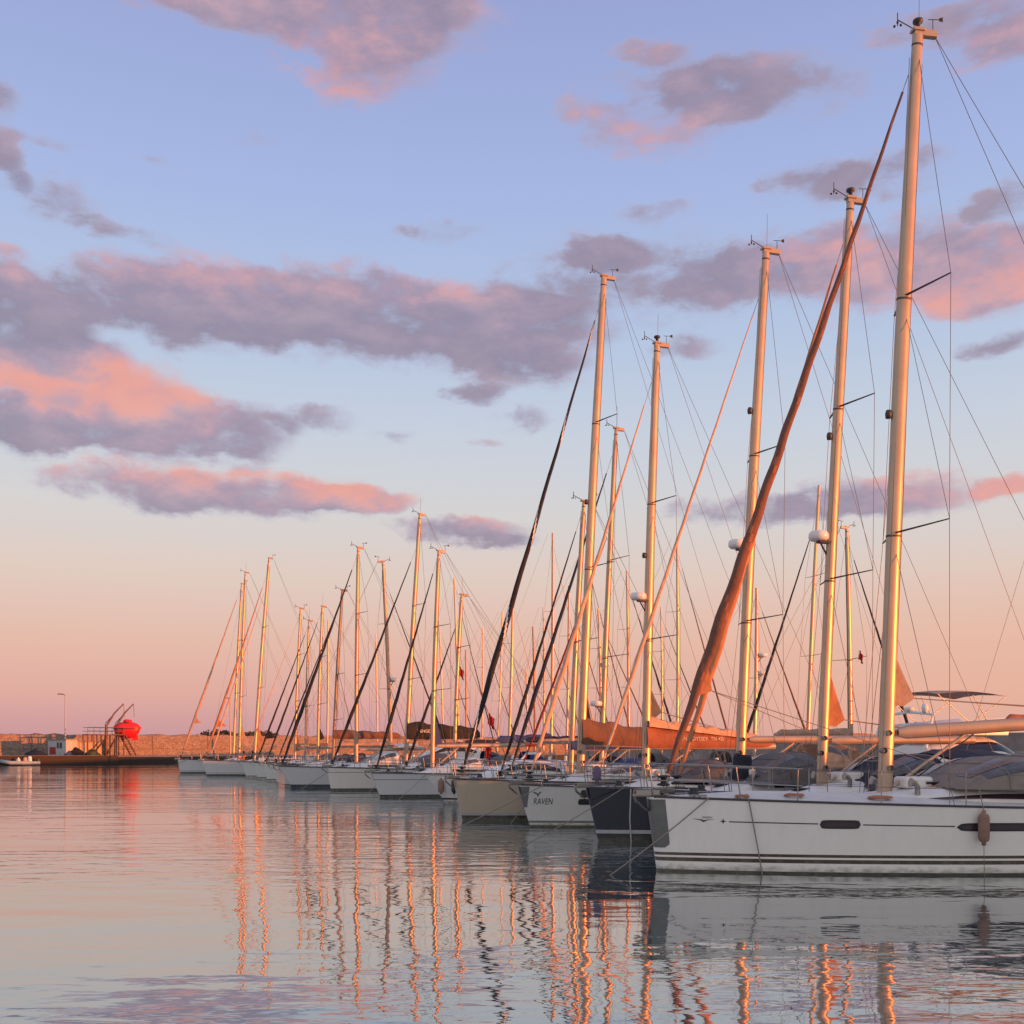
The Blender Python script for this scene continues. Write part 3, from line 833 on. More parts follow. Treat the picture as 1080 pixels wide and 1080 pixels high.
        if g('anchor', True):
            mb = MB()
            mb.tube([(.45, 0, z0 + .10), (-.24, 0, z0 + .08), (-.34, 0, z0 - .02), (-.30, 0, z0 - .14)], [.024, .03, .03, .026], 6)
            fl = [(-.34, 0, z0 - .05), (-.30, -.13, z0 - .12), (-.14, -.10, z0 - .26), (-.06, 0, z0 - .30), (-.14, .10, z0 - .26), (-.30, .13, z0 - .12)]
            mb.poly(fl); mb.poly([(p[0] + .04, p[1], p[2] - .03) for p in fl][::-1])
            for a_, b2 in zip(fl, fl[1:] + fl[:1]): mb.poly([a_, (a_[0] + .04, a_[1], a_[2] - .03), (b2[0] + .04, b2[1], b2[2] - .03), b2])
            mb.build('anchor', mat('galvanised_iron', (.20, .18, .16), .6, .4, .3, 9), R)
        mb = MB(); mb.lathe([(0, 0), (.12, 0), (.12, .10), (.08, .13), (.09, .2), (0, .21)], 10, (.85, 0, H.zs(.08) - .0)); mb.build('windlass', M_BLACK, R)
        for (hx, hw, hl) in ([(J - 1.9, .5, .55), (J - .6, .42, .45)] + ([(J + 1.2, .6, .9)] if det == 2 else [])):
            t = hx / L; zz = H.zs(t) + .045
            if hx > cx0: zz = coach_pt(H, cx0, cx1, wf, ch, ramp, (hx - cx0) / (cx1 - cx0), .5)[2] + .03
            mb = MB(); mb.box((hx, 0, zz), (hl, hw, .05)); mb.build('deck_hatch', M_GLASS, R, bevel=.02)
        if det == 2:
            for sv in (.28, .72):
                mb = MB(); mb.tube([Vector(coach_pt(H, cx0, cx1, wf, ch, ramp, u, sv)) + Vector((0, 0, .035)) for u in (.34, .42, .5, .58, .66, .74)], .016, 5)
                for u in (.34, .5, .66, .74):
                    p_ = Vector(coach_pt(H, cx0, cx1, wf, ch, ramp, u, sv)); mb.tube([p_ - Vector((0, 0, .02)), p_ + Vector((0, 0, .035))], .014, 5)
                mb.build('grab_rail', M_TEAK, R)
            for sv in (.22, .78):
                p_ = Vector(coach_pt(H, cx0, cx1, wf, ch, ramp, .24, sv)); mb = MB()
                mb.tube([p_ - Vector((0, 0, .02)), p_ + Vector((0, 0, .14)), p_ + Vector((-.05, 0, .21)), p_ + Vector((-.15, 0, .23))], [.055, .05, .06, .095], 9); mb.build('dorade_vent', M_STEEL, R)
            p_ = Vector(coach_pt(H, cx0, cx1, wf, ch, ramp, .30, .5)); mb = MB(); mb.box((p_.x, 0, p_.z + .10), (.62, .50, .24)); mb.build('liferaft_canister', M_WHITE, R, bevel=.06)
            for sv, xx in ((.30, .86), (.70, .86)):
                p_ = Vector(coach_pt(H, cx0, cx1, wf, ch, ramp, xx, sv)); mb = MB(); mb.lathe([(.075, -.02), (.07, .04), (.055, .09), (.07, .15), (.05, .17), (0, .17)], 10, tuple(p_)); mb.build('deck_winch', M_STEEL, R)
            for k_, (ya, col_) in enumerate(((-.16, M_ROPE), (-.08, M_ROPEO), (.10, M_ROPE), (.18, M_BLACK))):
                pts = [(J + .2, ya * .6, zd + .06)] + [tuple(Vector(coach_pt(H, cx0, cx1, wf, ch, ramp, u, .5 + ya * .9)) + Vector((0, 0, .02))) for u in (.35, .5, .65, .8)]
                mb = MB(); mb.tube([p for p in pts if p[0] >= J + .15], .010, 5); mb.build('running_line', col_, R)
            if hd:
                zf = z0 + .02
                for yy in (-.45, .45):
                    mb = MB(); rw = []
                    for i in range(2, 8):
                        r_ = rows_hood[i]; rw.append([Vector(r_[k]) + Vector((-.012, 0, .014)) for k in ((4, 5, 6) if yy < 0 else (8, 9, 10))])
                    mb.grid(rw); mb.build('front_window', mat('cloudy_vinyl_window', (.10, .09, .085), .25, 0, .4, 6), hood)
        # wheel and cockpit coaming
        mb = MB(); xw = L * .87; zc = H.zs(.87)
        rows = []
        for i in range(25):
            a = 2 * pi * i / 24; rows.append((xw, .48 * cos(a), zc + .75 + .48 * sin(a)))
        mb.tube(rows, .016, 5, cap=False)
        for k in range(3):
            a = k * pi / 3; mb.tube([(xw, .48 * cos(a), zc + .75 + .48 * sin(a)), (xw, -.48 * cos(a), zc + .75 - .48 * sin(a))], .009, 5)
        mb.build('steering_wheel', M_STEEL, R)
        mb = MB(); mb.tube([(xw - .14, 0, zc - .05), (xw - .12, 0, zc + .9)], [.14, .08], 8); mb.build('binnacle', M_WHITE, R)
        mb = MB()
        for sd_ in (-1, 1):
            mb.tube([(cx1 - .2, sd_ * H.bd(.7) * .62, zc + .12), (L * .82, sd_ * H.bd(.82) * .66, zc + .1), (L * .96, sd_ * H.bd(.96) * .6, zc + .05)], [.16, .16, .10], 8)
        mb.build('cockpit_coaming', M_WHITE, R)
        for sd_ in (-1, 1):
            mb = MB(); t = .05; mb.tube([(.62, sd_ * H.bd(t) * .8, H.zs(t) + .06), (.92, sd_ * H.bd(t + .03) * .8, H.zs(t) + .06)], .018, 6); mb.tube([(.72, sd_ * H.bd(t) * .8, H.zs(t)), (.72, sd_ * H.bd(t) * .8, H.zs(t) + .06)], .02, 5); mb.tube([(.83, sd_ * H.bd(t) * .8, H.zs(t)), (.83, sd_ * H.bd(t) * .8, H.zs(t) + .06)], .02, 5); mb.build('mooring_cleat', M_STEEL, R)
    sp['_R'], sp['_H'], sp['_J'], sp['_w'], sp['_B0'], sp['_hull'] = R, H, J, w, B0, hull
    sp['_W'] = lambda p: Matrix.Translation(B0) @ Matrix.Rotation(th, 4, 'Z') @ Vector(p)
    return sp


BOATS = {}
FRONT = 'sailboats moored in the front row'
BACK = 'sailboats moored on the far side of the pontoon'


def boat(key, **kw):
    kw['seed'] = sum(ord(c) * (i + 3) for i, c in enumerate(key)) % 97
    BOATS[key] = sailboat(kw)


GOLD = (.045, .024, .010)
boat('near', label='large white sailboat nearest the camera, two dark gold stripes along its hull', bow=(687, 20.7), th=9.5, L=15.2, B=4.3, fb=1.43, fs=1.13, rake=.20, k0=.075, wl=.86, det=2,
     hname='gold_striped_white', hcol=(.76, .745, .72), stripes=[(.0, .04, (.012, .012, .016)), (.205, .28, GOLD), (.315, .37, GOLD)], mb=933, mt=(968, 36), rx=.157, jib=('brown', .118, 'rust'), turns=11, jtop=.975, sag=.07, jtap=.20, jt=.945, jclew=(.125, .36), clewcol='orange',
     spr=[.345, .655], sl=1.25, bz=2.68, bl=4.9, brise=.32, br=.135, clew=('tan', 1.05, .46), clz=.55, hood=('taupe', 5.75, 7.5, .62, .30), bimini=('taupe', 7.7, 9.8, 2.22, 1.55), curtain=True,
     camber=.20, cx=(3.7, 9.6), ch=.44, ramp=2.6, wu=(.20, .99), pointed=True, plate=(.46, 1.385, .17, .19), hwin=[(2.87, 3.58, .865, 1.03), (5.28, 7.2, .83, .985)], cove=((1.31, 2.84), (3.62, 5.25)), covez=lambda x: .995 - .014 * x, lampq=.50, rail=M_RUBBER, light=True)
boat('second', label='sailboat half hidden behind the nearest white one, with orange furled jib and mast radar', bow=(703, 24.3), th=14, L=12.5, B=3.9, fb=1.35, fs=1.08, rake=.3, det=2, hname='plain_white_a', mb=866, mt=(897, 212), rx=.130,
     jib=('orange', .095), jtop=.96, sag=.05, spr=[.36, .65], bz=2.55, bl=3.9, brise=.02, br=.10, clew=('orange', 1.3, .45), clz=.35, hood=('navy', 4.55, 6.3, .75, .25), bimini=('navy', 6.6, 8.6, 2.25, 1.3), radar=(.425, .23), lampq=.60, hoops=True)
boat('navy', label='navy blue hulled sailboat with a white waterline band and a thin peach furled jib', bow=(620, 27.2), th=17, L=12.0, B=3.9, fb=1.36, fs=1.1, rake=.34, k0=.05, det=2, hname='navy_blue', hcol=(.010, .013, .026),
     stripes=[(.0, .05, (.01, .01, .012)), (.20, .30, (.42, .42, .44))], mb=780, mt=(808, 265), rx=.142, jib=('peach', .06), jt=.91, spr=[.31, .62], bz=2.60, bl=4.5, brise=.03, br=.10,
     hood=('grey', 4.25, 5.9, .85, .18), radar=(.445, .24), mbag=('navy', 1.45, 2.2, .26), lampq=.7, jtop=.97, aerial=True)
boat('raven', label='white sailboat with RAVEN lettered under a bird emblem on its bow', bow=(548, 32.2), th=20, L=11.6, B=3.8, fb=1.27, fs=1.02, rake=.40, k0=.055, det=2, plate=(.60, 1.22, .0, .22), hname='raven_white', hcol=(.56, .56, .54),  # dark wedge paints the shaded starboard flare
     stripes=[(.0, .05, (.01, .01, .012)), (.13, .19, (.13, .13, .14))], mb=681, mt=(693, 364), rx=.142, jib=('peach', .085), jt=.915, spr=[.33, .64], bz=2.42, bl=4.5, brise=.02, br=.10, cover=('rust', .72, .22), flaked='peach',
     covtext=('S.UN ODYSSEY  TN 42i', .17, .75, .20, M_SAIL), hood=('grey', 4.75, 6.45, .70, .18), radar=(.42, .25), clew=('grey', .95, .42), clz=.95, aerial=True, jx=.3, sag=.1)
boat('beige', label='beige hulled sailboat with a black furled jib wound with thin white spiral lines', bow=(480, 35.2), th=20, L=12.8, B=4.0, fb=1.36, fs=1.1, rake=.32, det=2, hname='beige', hcol=(.40, .335, .255),
     stripes=[(.0, .16, (.012, .012, .015)), (.16, .26, (.30, .30, .31))], mb=612, mt=(637, 293), rx=.150, jib=('black', .105, 'white'), jt=.935, jtop=.975, inner=None, spr=[.42, .71], bz=2.55, bl=3.9, brise=-.12, br=.10, cover=('khaki', .92, .42),
     hood=('white', 4.55, 6.6, .45, .12), clew=('black', 1.6, .35), clz=.1, lampq=.55, turns=5)
boat('slim', label='small white sailboat hidden behind the beige hull, with a thin straight black furled jib', bow=(521, 39.6), L=9.6, B=3.1, fb=1.15, fs=.95, hname='plain_white_b', mb=602, mt=(616, 530), rx=.12, jib=('black', .075), spr=[.5], bz=2.35, bl=3.2,
     cover=('blue', .35, .2), hood=('blue', 4.2, 5.6, .6, .2), jt=.95)
boat('tallrig', label='sailboat showing a slender bright mast between those of the beige boat and of RAVEN', bow=(533, 43.8), L=11.5, B=3.6, hname='plain_white_c', mb=634, mt=(650, 453), rx=.135, jib=('navy', .10), spr=[.34, .62], sl=1.3, bz=2.6, bl=4.2, hood=('blue', 4.6, 6.1, .6, .2), inner=(.72, .06, 'darkred'), radar=(.2, .25))
boat('lowbow', label='white sailboat just left of the cluttered motorboat, low coachroof and thin black furled jib', bow=(392, 51.5), th=28, L=11.5, B=3.6, fb=1.2, rake=.5, k0=.05, hname='grey_white', hcol=(.53, .535, .55), stripes=[(.0, .15, (.012, .014, .025)), (.86, .89, (.08, .08, .1))], mb=456, mt=(463, 582), rx=.135,
     jib=('black', .095), jt=.955, spr=[.37, .66], bz=2.5, bl=4.0, clew=('blue', 1.6, .42), clz=.0, hood=('white', 3.9, 5.3, .6, .2), jclew=None)
boat('darkstay', label='hidden sailboat whose thin mast stands between a blue mainsail clew and the brown mast', bow=(424, 56.0), L=10.8, B=3.4, hname='plain_white_b', mb=479, mt=(487, 628), rx=.12, jib=('black', .09), jt=.86, spr=[.40, .7], bz=2.5, bl=3.8, hood=('grey', 4.3, 5.7, .6, .2))
boat('monogram', label='tall sailboat with white letters on the long black cover of its boom', bow=(346, 60.0), th=27, L=13.5, B=3.9, fb=1.32, rake=.25, hname='warm_white', hcol=(.60, .575, .545), stripes=[(.0, .14, (.012, .014, .02)), (1.02, 1.05, (.1, .09, .09))], mb=428, mt=(443, 543), rx=.15, jib=('black', .105), jt=.86, spr=[.35, .64], bz=2.95, bl=4.6, br=.10,
     cover=('black', 1.05, .62), covtext=('MENGEZ', .25, .32, .36, cloth('bright')), hood=('grey', 5.2, 6.8, .7, .2))
boat('bluebelt', label='white sailboat with a dark blue waterline belt, long bow overhang and black furled jib', bow=(294, 64.0), th=27, L=12.5, B=3.7, fb=1.32, rake=.85, k0=.04, hname='blue_belted', hcol=(.53, .535, .555), stripes=[(.0, .22, (.015, .02, .06))], mb=376, mt=(378, 578), rx=.14, jib=('black', .125), jt=.955, spr=[.42, .7], bz=2.3, bl=4.4, hood=('white', 5.4, 7.2, .85, .2), bimini=('white', 7.2, 8.8, 2.6, 1.2))
boat('bowin', label='sailboat whose mast alone leans left, with a dark stay falling to the right', mast=(413, 70.0), J=4.4, th=200, L=11.5, B=3.5, hname='plain_white_c', mt=(404, 593), rx=.14, jib=('black', .07), jt=.9, spr=[.38, .7], bz=2.5, bl=3.6, cover=('tan', .4, .2), radar=(.42, .25), clew=None)
boat('browncover', label='sailboat with a long brown boom cover and a grey mast leaning right', bow=(288, 71.2), L=11.2, B=3.5, hname='plain_white_b', mb=351, mt=(361, 623), rx=.115, mmat=M_ALU2, jib=('navy', .06), jt=.93, spr=[.26, .52], bz=3.1, bl=4.6, cover=('khaki', .60, .35), hood=('navy', 4.6, 6.0, .7, .2))
boat('tallwhite', label='white sailboat with a thin black jib roll, behind the boat with the blue waterline belt', bow=(278, 78.0), L=11.5, B=3.6, hname='plain_white_c', stripes=[(.0, .2, (.015, .016, .02))], mb=335, mt=(340, 640), rx=.12, jib=('black', .085), jt=.955, spr=[.38, .68], bz=2.5, bl=4.0, clew=('black', 1.0, .4), hood=('navy', 4.7, 6.1, .6, .2))
boat('darkjib', label='white sailboat with a black jib roll and a small black clew flag above the pulpit', bow=(268, 83.2), L=11.0, B=3.5, hname='plain_white_a', mb=322, mt=(326, 655), rx=.105, jib=('black', .085), jt=.955, jclew=(.16, .9), spr=[.4], bz=2.5, bl=3.8, hood=('grey', 4.5, 5.9, .6, .2))
boat('peachstay', label='white sailboat whose pale pink stay rises to a bright yellow lit mast', bow=(256, 88.0), L=10.6, B=3.5, hname='plain_white_b', mb=311, mt=(317, 642), rx=.115, jib=('peach', .04), jt=.94, spr=[.4, .7], bz=2.4, bl=3.8, clew=('orange', 1.5, .5), clz=-.2)
boat('leaning', label='white sailboat with a hanging white fender and the tallest raked mast of the far end', bow=(213, 95.0), L=14.0, B=4.0, fb=1.35, rake=.5, hname='grey_white_b', hcol=(.53, .535, .55), stripes=[(.0, .12, (.02, .022, .03)), (.2, .26, (.25, .26, .29))], mb=268, mt=(284, 589), rx=.165, jib=('orange', .13), jt=.91, jclew=(.17, 1.0), clewcol='orange', spr=[.36, .66], bz=2.6, bl=4.6, clew=('orange', 2.4, .8), clz=-.2,
     hwin=[(6.2, 7.0, .80, .98)], inner=(.87, .09, 'peach'))
boat('twin', label='sailboat almost hidden between the two leftmost hulls, its mast close beside the leftmost one', bow=(216, 99.6), L=12.0, B=3.7, hname='plain_white_a', mb=252, mt=(259, 604), rx=.15, jib=None, spr=[.34, .64], bz=2.6, bl=4.0, clew=('tan', 2.4, .9), clz=-.2)
boat('farthest', label='leftmost white sailboat of the row with a tan furled jib raised off its bow', bow=(188, 104.5), L=13.0, B=3.8, fb=1.35, rake=.25, hname='grey_white_b', hcol=(.53, .535, .55), mb=246, mt=(255, 616), rx=.14, jib=('tan', .14), jt=.965, jclew=(.2, .8), spr=[.38, .68], bz=2.6, bl=4.2)

bk = dict(th=200, det=0, group=BACK, L=12.0, B=3.7, J=4.6)
boat('tan_rail', label='sailboat behind the row with a red pennant, mast seen between the two nearest masts', mast=(897, 53.5), mt=(893, 557), rx=.16, jib=('navy', .09), spr=[.46], sweep=.1, sl=1.5, bz=3.0, bl=4.2, cover=('tan', .4, .25), hood=('peach', 5.0, 7.0, 1.2, .3), hname='plain_white_a', **{**bk, 'det': 1})
boat('lantern', label='sailboat behind the row whose slim bright mast has a dark lantern on top', mast=(851, 57.8), mt=(864, 512), rx=.14, jib=('black', .10), jt=.87, spr=[.40, .68], sweep=.1, bz=2.9, bl=4.4, cover=('orange', .4, .25), hood=('orange', 5.0, 7.0, 1.1, .3), hname='plain_white_b', **{**bk, 'th': 20})
boat('radars', label='sailboat behind the row with two small radar domes stacked on a short mast', mast=(795, 62.0), mt=(798, 620), rx=.15, jib=('khaki', .07), spr=[.50], radar=(.62, .3), radar2=(.52, .26), bz=2.8, bl=4.0, cover=('rust', .45, .3), hood=('taupe', 5.0, 6.8, .9, .2), hname='plain_white_c', **bk)
boat('slender', label='sailboat behind, slender peach mast between those of RAVEN and the navy boat', mast=(714, 69.5), mt=(714, 568), rx=.13, jib=('khaki', .07), spr=[.38, .68], bz=2.8, bl=4.2, cover=('khaki', .4, .3), hood=('grey', 5.0, 6.8, .8, .2), hname='plain_white_a', **bk)
boat('shorter', label='sailboat behind the row, pale mast just left of the RAVEN mast and its radar', mast=(663, 76.0), mt=(661, 602), rx=.13, jib=('black', .09), spr=[.4, .7], bz=2.8, bl=4.2, cover=('blue', .4, .3), hood=('navy', 5.0, 6.8, .8, .2), hname='plain_white_b', **bk)
boat('straight', label='sailboat behind with a blue boom cover and straight peach mast beside the dark red mast', mast=(581, 84.0), mt=(583, 562), rx=.15, jib=('peach', .06), spr=[.36, .66], bz=2.8, bl=4.4, cover=('blue', .8, .5), hood=('blue', 5.0, 6.8, .8, .2), hname='navy_blue', hcol=(.010, .013, .026), **bk)
boat('redmast', label='small sailboat behind the row with a dark red varnished mast', mast=(564, 89.0), mt=(562, 661), rx=.11, mmat=M_WOODM, jib=('khaki', .055), spr=[.55], bz=2.6, bl=3.6, cover=('darkred', .35, .2), hname='plain_white_c', **bk)
boat('flagmast', label='sailboat behind, orange mast just right of the black and white jib roll', mast=(536, 95.0), mt=(541, 630), rx=.16, jib=('peach', .06), spr=[.45, .72], bz=2.8, bl=4.0, cover=('navy', .4, .3), hood=('navy', 5.0, 6.8, .8, .2), hname='plain_white_a', **bk)
boat('thinmast', label='sailboat behind the row with a very thin mast crossing the black and white jib roll', mast=(524, 101.0), mt=(530, 645), rx=.09, jib=('khaki', .055), spr=[.4, .7], bz=2.6, bl=3.8, cover=('tan', .35, .2), hname='plain_white_b', **bk)
boat('brownmast', label='sailboat behind the row with a short dark brown mast right of the black boom cover', mast=(491, 108.0), mt=(491, 685), rx=.10, mmat=M_WOODM, jib=('khaki', .055), spr=[.55], bz=2.7, bl=3.8, cover=('darkred', .4, .2), hname='plain_white_c', **bk)
boat('pairmast', label='sailboat behind with the taller mast of the close pair above the black boom cover', mast=(484, 114.0), mt=(479, 610), rx=.14, jib=('black', .07), spr=[.4, .7], bz=2.8, bl=4.2, cover=('tan', .4, .2), hname='plain_white_a', **bk)
boat('lastback', label='sailboat farthest behind, faint short mast just left of the brown boom cover', mast=(345, 150.0), mt=(346, 654), rx=.13, jib=('khaki', .055), spr=[.4, .7], bz=2.8, bl=4.2, cover=('khaki', .4, .2), hname='plain_white_b', **bk)
boat('offright', label='sailboat behind the nearest boat showing only an orange boom cover end by the right edge', mast=(1165, 42.0), mt=(1168, 330), rx=.16, jib=('khaki', .055), spr=[.4, .7], bz=3.2, bl=5.0, cover=('rust', .7, .4), hood=('taupe', 5.0, 7.2, 1.0, .2), hname='plain_white_a', **bk)

boat('radarback', label='sailboat behind whose thin mast carries a small radar dome right of the beige boat mast', mast=(634, 66.0), mt=(631, 642), rx=.11, jib=('khaki', .06), spr=[.5, .75], radar=(.64, .28), bz=2.7, bl=4.0, cover=('tan', .4, .2), hname='plain_white_c', **bk)
boat('yellowline', label='sailboat behind whose thin bright mast shows just right of the small hidden boat mast', mast=(612, 73.0), mt=(619, 579), rx=.11, jib=('khaki', .055), spr=[.38, .68], bz=2.8, bl=4.0, cover=('navy', .5, .3), hname='plain_white_a', **bk)
boat('sixhundred', label='sailboat behind whose mast shows just left of the small hidden boat mast', mast=(597, 79.5), mt=(600, 618), rx=.12, jib=('khaki', .06), spr=[.42, .72], bz=2.8, bl=4.0, cover=('blue', .5, .3), hname='plain_white_b', **bk)
boat('stub', label='sailboat behind whose thin short mast stands just left of the dark red mast', mast=(556, 98.0), mt=(555, 706), rx=.09, jib=('khaki', .055), spr=[.5], bz=2.6, bl=3.6, cover=('khaki', .4, .2), hname='plain_white_c', **{**bk, 'L': 9.5})
boat('thinfar', label='sailboat far behind whose thin mast leans beside the mast with the blue clew', mast=(468, 121.0), mt=(463, 655), rx=.11, jib=('navy', .05), spr=[.4, .7], bz=2.7, bl=4.0, cover=('tan', .4, .2), hname='plain_white_a', **bk)
boat('palefar', label='sailboat far behind whose faint mast stands just left of the leftward leaning one', mast=(398, 133.0), mt=(396, 668), rx=.10, jib=('khaki', .05), spr=[.45], bz=2.7, bl=4.0, cover=('khaki', .4, .2), hname='plain_white_b', **bk)

boat('extra_a', label='sailboat behind whose thin mast stands left of the black and white jib roll', mast=(508, 109.0), mt=(509, 662), rx=.10, jib=('navy', .055), spr=[.42, .7], bz=2.7, bl=4.0, cover=('tan', .4, .2), hname='plain_white_b', **bk)
boat('extra_b', label='sailboat behind whose short thin mast stands between dark red and straight peach masts', mast=(573, 91.5), mt=(573, 640), rx=.09, jib=('brown', .055), spr=[.45, .72], bz=2.7, bl=4.0, cover=('khaki', .4, .2), hname='plain_white_c', **{**bk, 'L': 10.0})
boat('extra_c', label='sailboat behind, thin mast midway between the RAVEN mast and the slender peach mast', mast=(698, 73.0), mt=(697, 640), rx=.09, jib=('black', .06), spr=[.45, .72], bz=2.7, bl=4.0, cover=('tan', .4, .2), hname='plain_white_c', **{**bk, 'L': 10.0})


# ------------------------------------------------------------------ marks on the hulls
def hull_text(key, body, size, x0, z0, name, m=M_BLACK, shear=0.0, sx=1.0):
    b = BOATS[key]; V, Fc = text_mesh(body, size, shear); mb = MB()
    mb.v = [b['_H'].port(x0 + p[0] * sx, z0 + p[1], .008) for p in V]; mb.f = Fc; mb.mi = [0] * len(Fc); mb.flat = set(range(len(Fc)))
    return mb.build(name, m, b['_hull'])


def hull_shape(key, polys, x0, z0, sc, name, m=M_BLACK):
    b = BOATS[key]; mb = MB()
    for poly in polys: mb.poly([b['_H'].port(x0 + p[0] * sc, z0 + p[1] * sc, .008) for p in poly])
    return mb.build(name, m, b['_hull'])


hull_text('raven', 'RAVEN', .27, .36, .69, 'name_lettering', shear=.12, sx=.62)
hull_shape('raven', [[(-.5, .35), (-.2, .30), (0, .05), (.08, .18), (.2, .36), (.55, .45), (.38, .26), (.16, .0), (.02, -.42), (-.08, -.18), (-.1, -.02), (-.3, .12)], [(-.75, .42), (-.5, .35), (-.3, .12), (-.5, .16)]], .47, .99, .19, 'bird_emblem')
hull_text('near', 'JEANNEAU', .058, .84, 1.035, 'maker_lettering', shear=.25, sx=.62)
hull_shape('near', [[(-.5, .06), (-.12, -.01), (.02, -.10), (.18, -.01), (.5, .04), (.2, .02), (.04, -.01), (-.1, .03)]], .86, 1.005, .42, 'swoosh_emblem')
hull_shape('near', [[(-.5, 0), (-.12, -.12), (0, -.5), (.12, -.12), (.5, 0), (.12, .12), (0, .5), (-.12, .12)]], 1.205, .985, .11, 'star_emblem')
rv = BOATS['raven']
rv['_H'].patch(1.62, 1.92, .90, 1.13, .008, -1).build('hull_port', M_RUBBER, rv['_hull'])
rv['_H'].patch(1.58, 2.0, .68, .86, .008, -1).build('hull_port', M_GLASS, rv['_hull'])


# ------------------------------------------------------------------ motor boats
def motorboat(key, label, pos, th, L, B, fb, roofz, hcol=(.66, .65, .64), fly=False, det=1):
    w = Vector((cos(th), sin(th), 0)); H = Hull(L, B, fb, fb * .82, .9, .05, .7)
    R = thing('motor_yacht', pos, th, label, 'motor yacht', 'motor yachts among the sailboats')
    hull = H.mesh(20, 6).build('hull', hull_mat('hull_motor', hcol, [(.12, .2, (.02, .02, .03))]), R)
    mb = MB(); rows = [[(t * L, H.bd(t) * .985 * q, H.zs(t) - .03) for q in (-1, 0, 1)] for t in [(i / 12) ** 1.3 for i in range(13)]]; mb.grid(rows); mb.build('deck', M_DECK, R)
    # swept cabin with one long dark side window
    def cab(u, v, off=0):
        x = L * (.30 + .55 * u); hh = (roofz - H.zs(.5)) * min(1, (u / .42)) ** .8 * (1 - .25 * max(0, u - .75) / .25); ww = H.bd(x / L) * .80 * (.75 + .25 * min(1, u * 3)); a = pi * v
        return (x, -math.copysign(abs(cos(a)) ** .5, cos(a)) * (ww * (1 - .2 * sin(a)) + off), H.zs(x / L) - .04 + (max(hh, .03) + off) * abs(sin(a)) ** .6)
    mb = MB(); rows = [[cab(i / 16, j / 14) for j in range(15)] for i in range(17)]; mb.grid(rows); mb.poly(rows[-1]); cb = mb.build('cabin', M_WHITE, R)
    for sd_ in (0, 1):
        mb = MB(); rows = []
        for i in range(13):
            q = i / 12; u = .16 + .72 * q; hi = .10 + .16 * sin(pi * (.15 + .7 * q)) ; lo = .10 + .03 * (1 - q)
            rows.append([cab(u, (lo + (hi - lo) * k / 3) if sd_ == 0 else 1 - (lo + (hi - lo) * k / 3), .015) for k in range(4)])
        mb.grid(rows, flip=sd_ == 1); mb.build('side_window', M_GLASS, cb)
    mb = MB(); zz = H.zs(.1) + .6
    for sd_ in (-1, 1):
        mb.tube([(L * .55, sd_ * H.bd(.55) * .95, H.zs(.55) + .55), (L * .3, sd_ * H.bd(.3) * .95, H.zs(.3) + .6), (L * .1, sd_ * H.bd(.1) * .9, zz), (.0, 0, zz)], .018, 5)
        for t in (.05, .15, .27, .4, .53): mb.tube([(t * L, sd_ * H.bd(t) * .93, H.zs(t)), (t * L, sd_ * H.bd(t) * .93, H.zs(t) + .58)], .014, 5)
    mb.build('bow_rail', M_STEEL, R)
    if fly:
        mb = MB(); rows = []
        for i in range(9):
            q = i / 8; x = L * (.48 + .38 * q); zt = roofz + .1; hh = .75 * (1 - .5 * q); ww = B * .33
            rows.append([(x, -ww, zt - .1), (x - .1, -ww * 1.08, zt + hh), (x, -ww, zt + hh - .03), (x, 0, zt + .08), (x, ww, zt + hh - .03), (x - .1, ww * 1.08, zt + hh), (x, ww, zt - .1)])
        mb.grid(rows); mb.poly(rows[0][::-1]); mb.poly(rows[-1]); fl = mb.build('flybridge', M_WHITE, R)
        mb = MB(); rows = []; zt = roofz + 1.95
        for i in range(9):
            q = i / 8; rows.append([(L * (.50 + .34 * q), B * .36 * yy, zt + .14 * sin(pi * q) - .14 * yy * yy) for yy in (-1, -.6, 0, .6, 1)])
        mb.grid(rows); mb.grid([[(p[0], p[1] * .99, p[2] - .03) for p in r] for r in rows], flip=True); bi = mb.build('bimini', cloth('tan'), R)
        mb = MB()
        for sd_ in (-1, 1):
            for x0, x1 in ((.50, .70), (.67, .58), (.84, .66)): mb.tube([(L * x0, sd_ * B * .36, zt - .13), (L * x1, sd_ * B * .36, roofz + .35)], .02, 5)
        mb.build('bimini_frame', M_STEEL, bi)
        mb = MB()
        for sd_ in (-1, 1): mb.tube([(L * .90, sd_ * B * .38, roofz - .6), (L * .86, sd_ * B * .36, roofz + .9), (L * .85, 0, roofz + 1.05)], .07, 7)
        ar = mb.build('radar_arch', M_WHITE, R)
        mb = MB(); mb.lathe([(0, 0), (.22, 0), (.25, .06), (.23, .14), (0, .17)], 12, (L * .85, 0, roofz + 1.12)); mb.build('radar_dome', M_WHITE, ar)
        mb = MB(); mb.lathe([(0, 0), (.12, 0), (.16, .2), (.12, .36), (0, .42)], 10, (L * .86, B * .25, roofz + 1.0)); mb.build('satellite_dome', M_WHITE, ar)
    else:
        mb = MB(); mb.tube([(L * .62, -B * .32, roofz - .1), (L * .66, -B * .3, roofz + .25), (L * .66, B * .3, roofz + .25), (L * .62, B * .32, roofz - .1)], .05, 6); mb.build('radar_arch', M_WHITE, R)
    return R, H


motorboat('sleek', 'low sleek white motor yacht with a long dark side window behind the cluttered bows', at(402, 108), TH + .05, 12.5, 3.8, 1.5, 2.95)
motorboat('flybridge', 'white flybridge motor yacht under a tan canvas awning, beyond the two nearest masts', at(1130, 54), TH + pi + .1, 13.0, 4.2, 1.7, 3.0, fly=True)
mR, mH = motorboat('cluttered', 'small white motorboat with a cluttered bow squeezed in beside the beige sailboat', at(450, 47.0), TH, 7.6, 2.8, 1.15, 1.9)


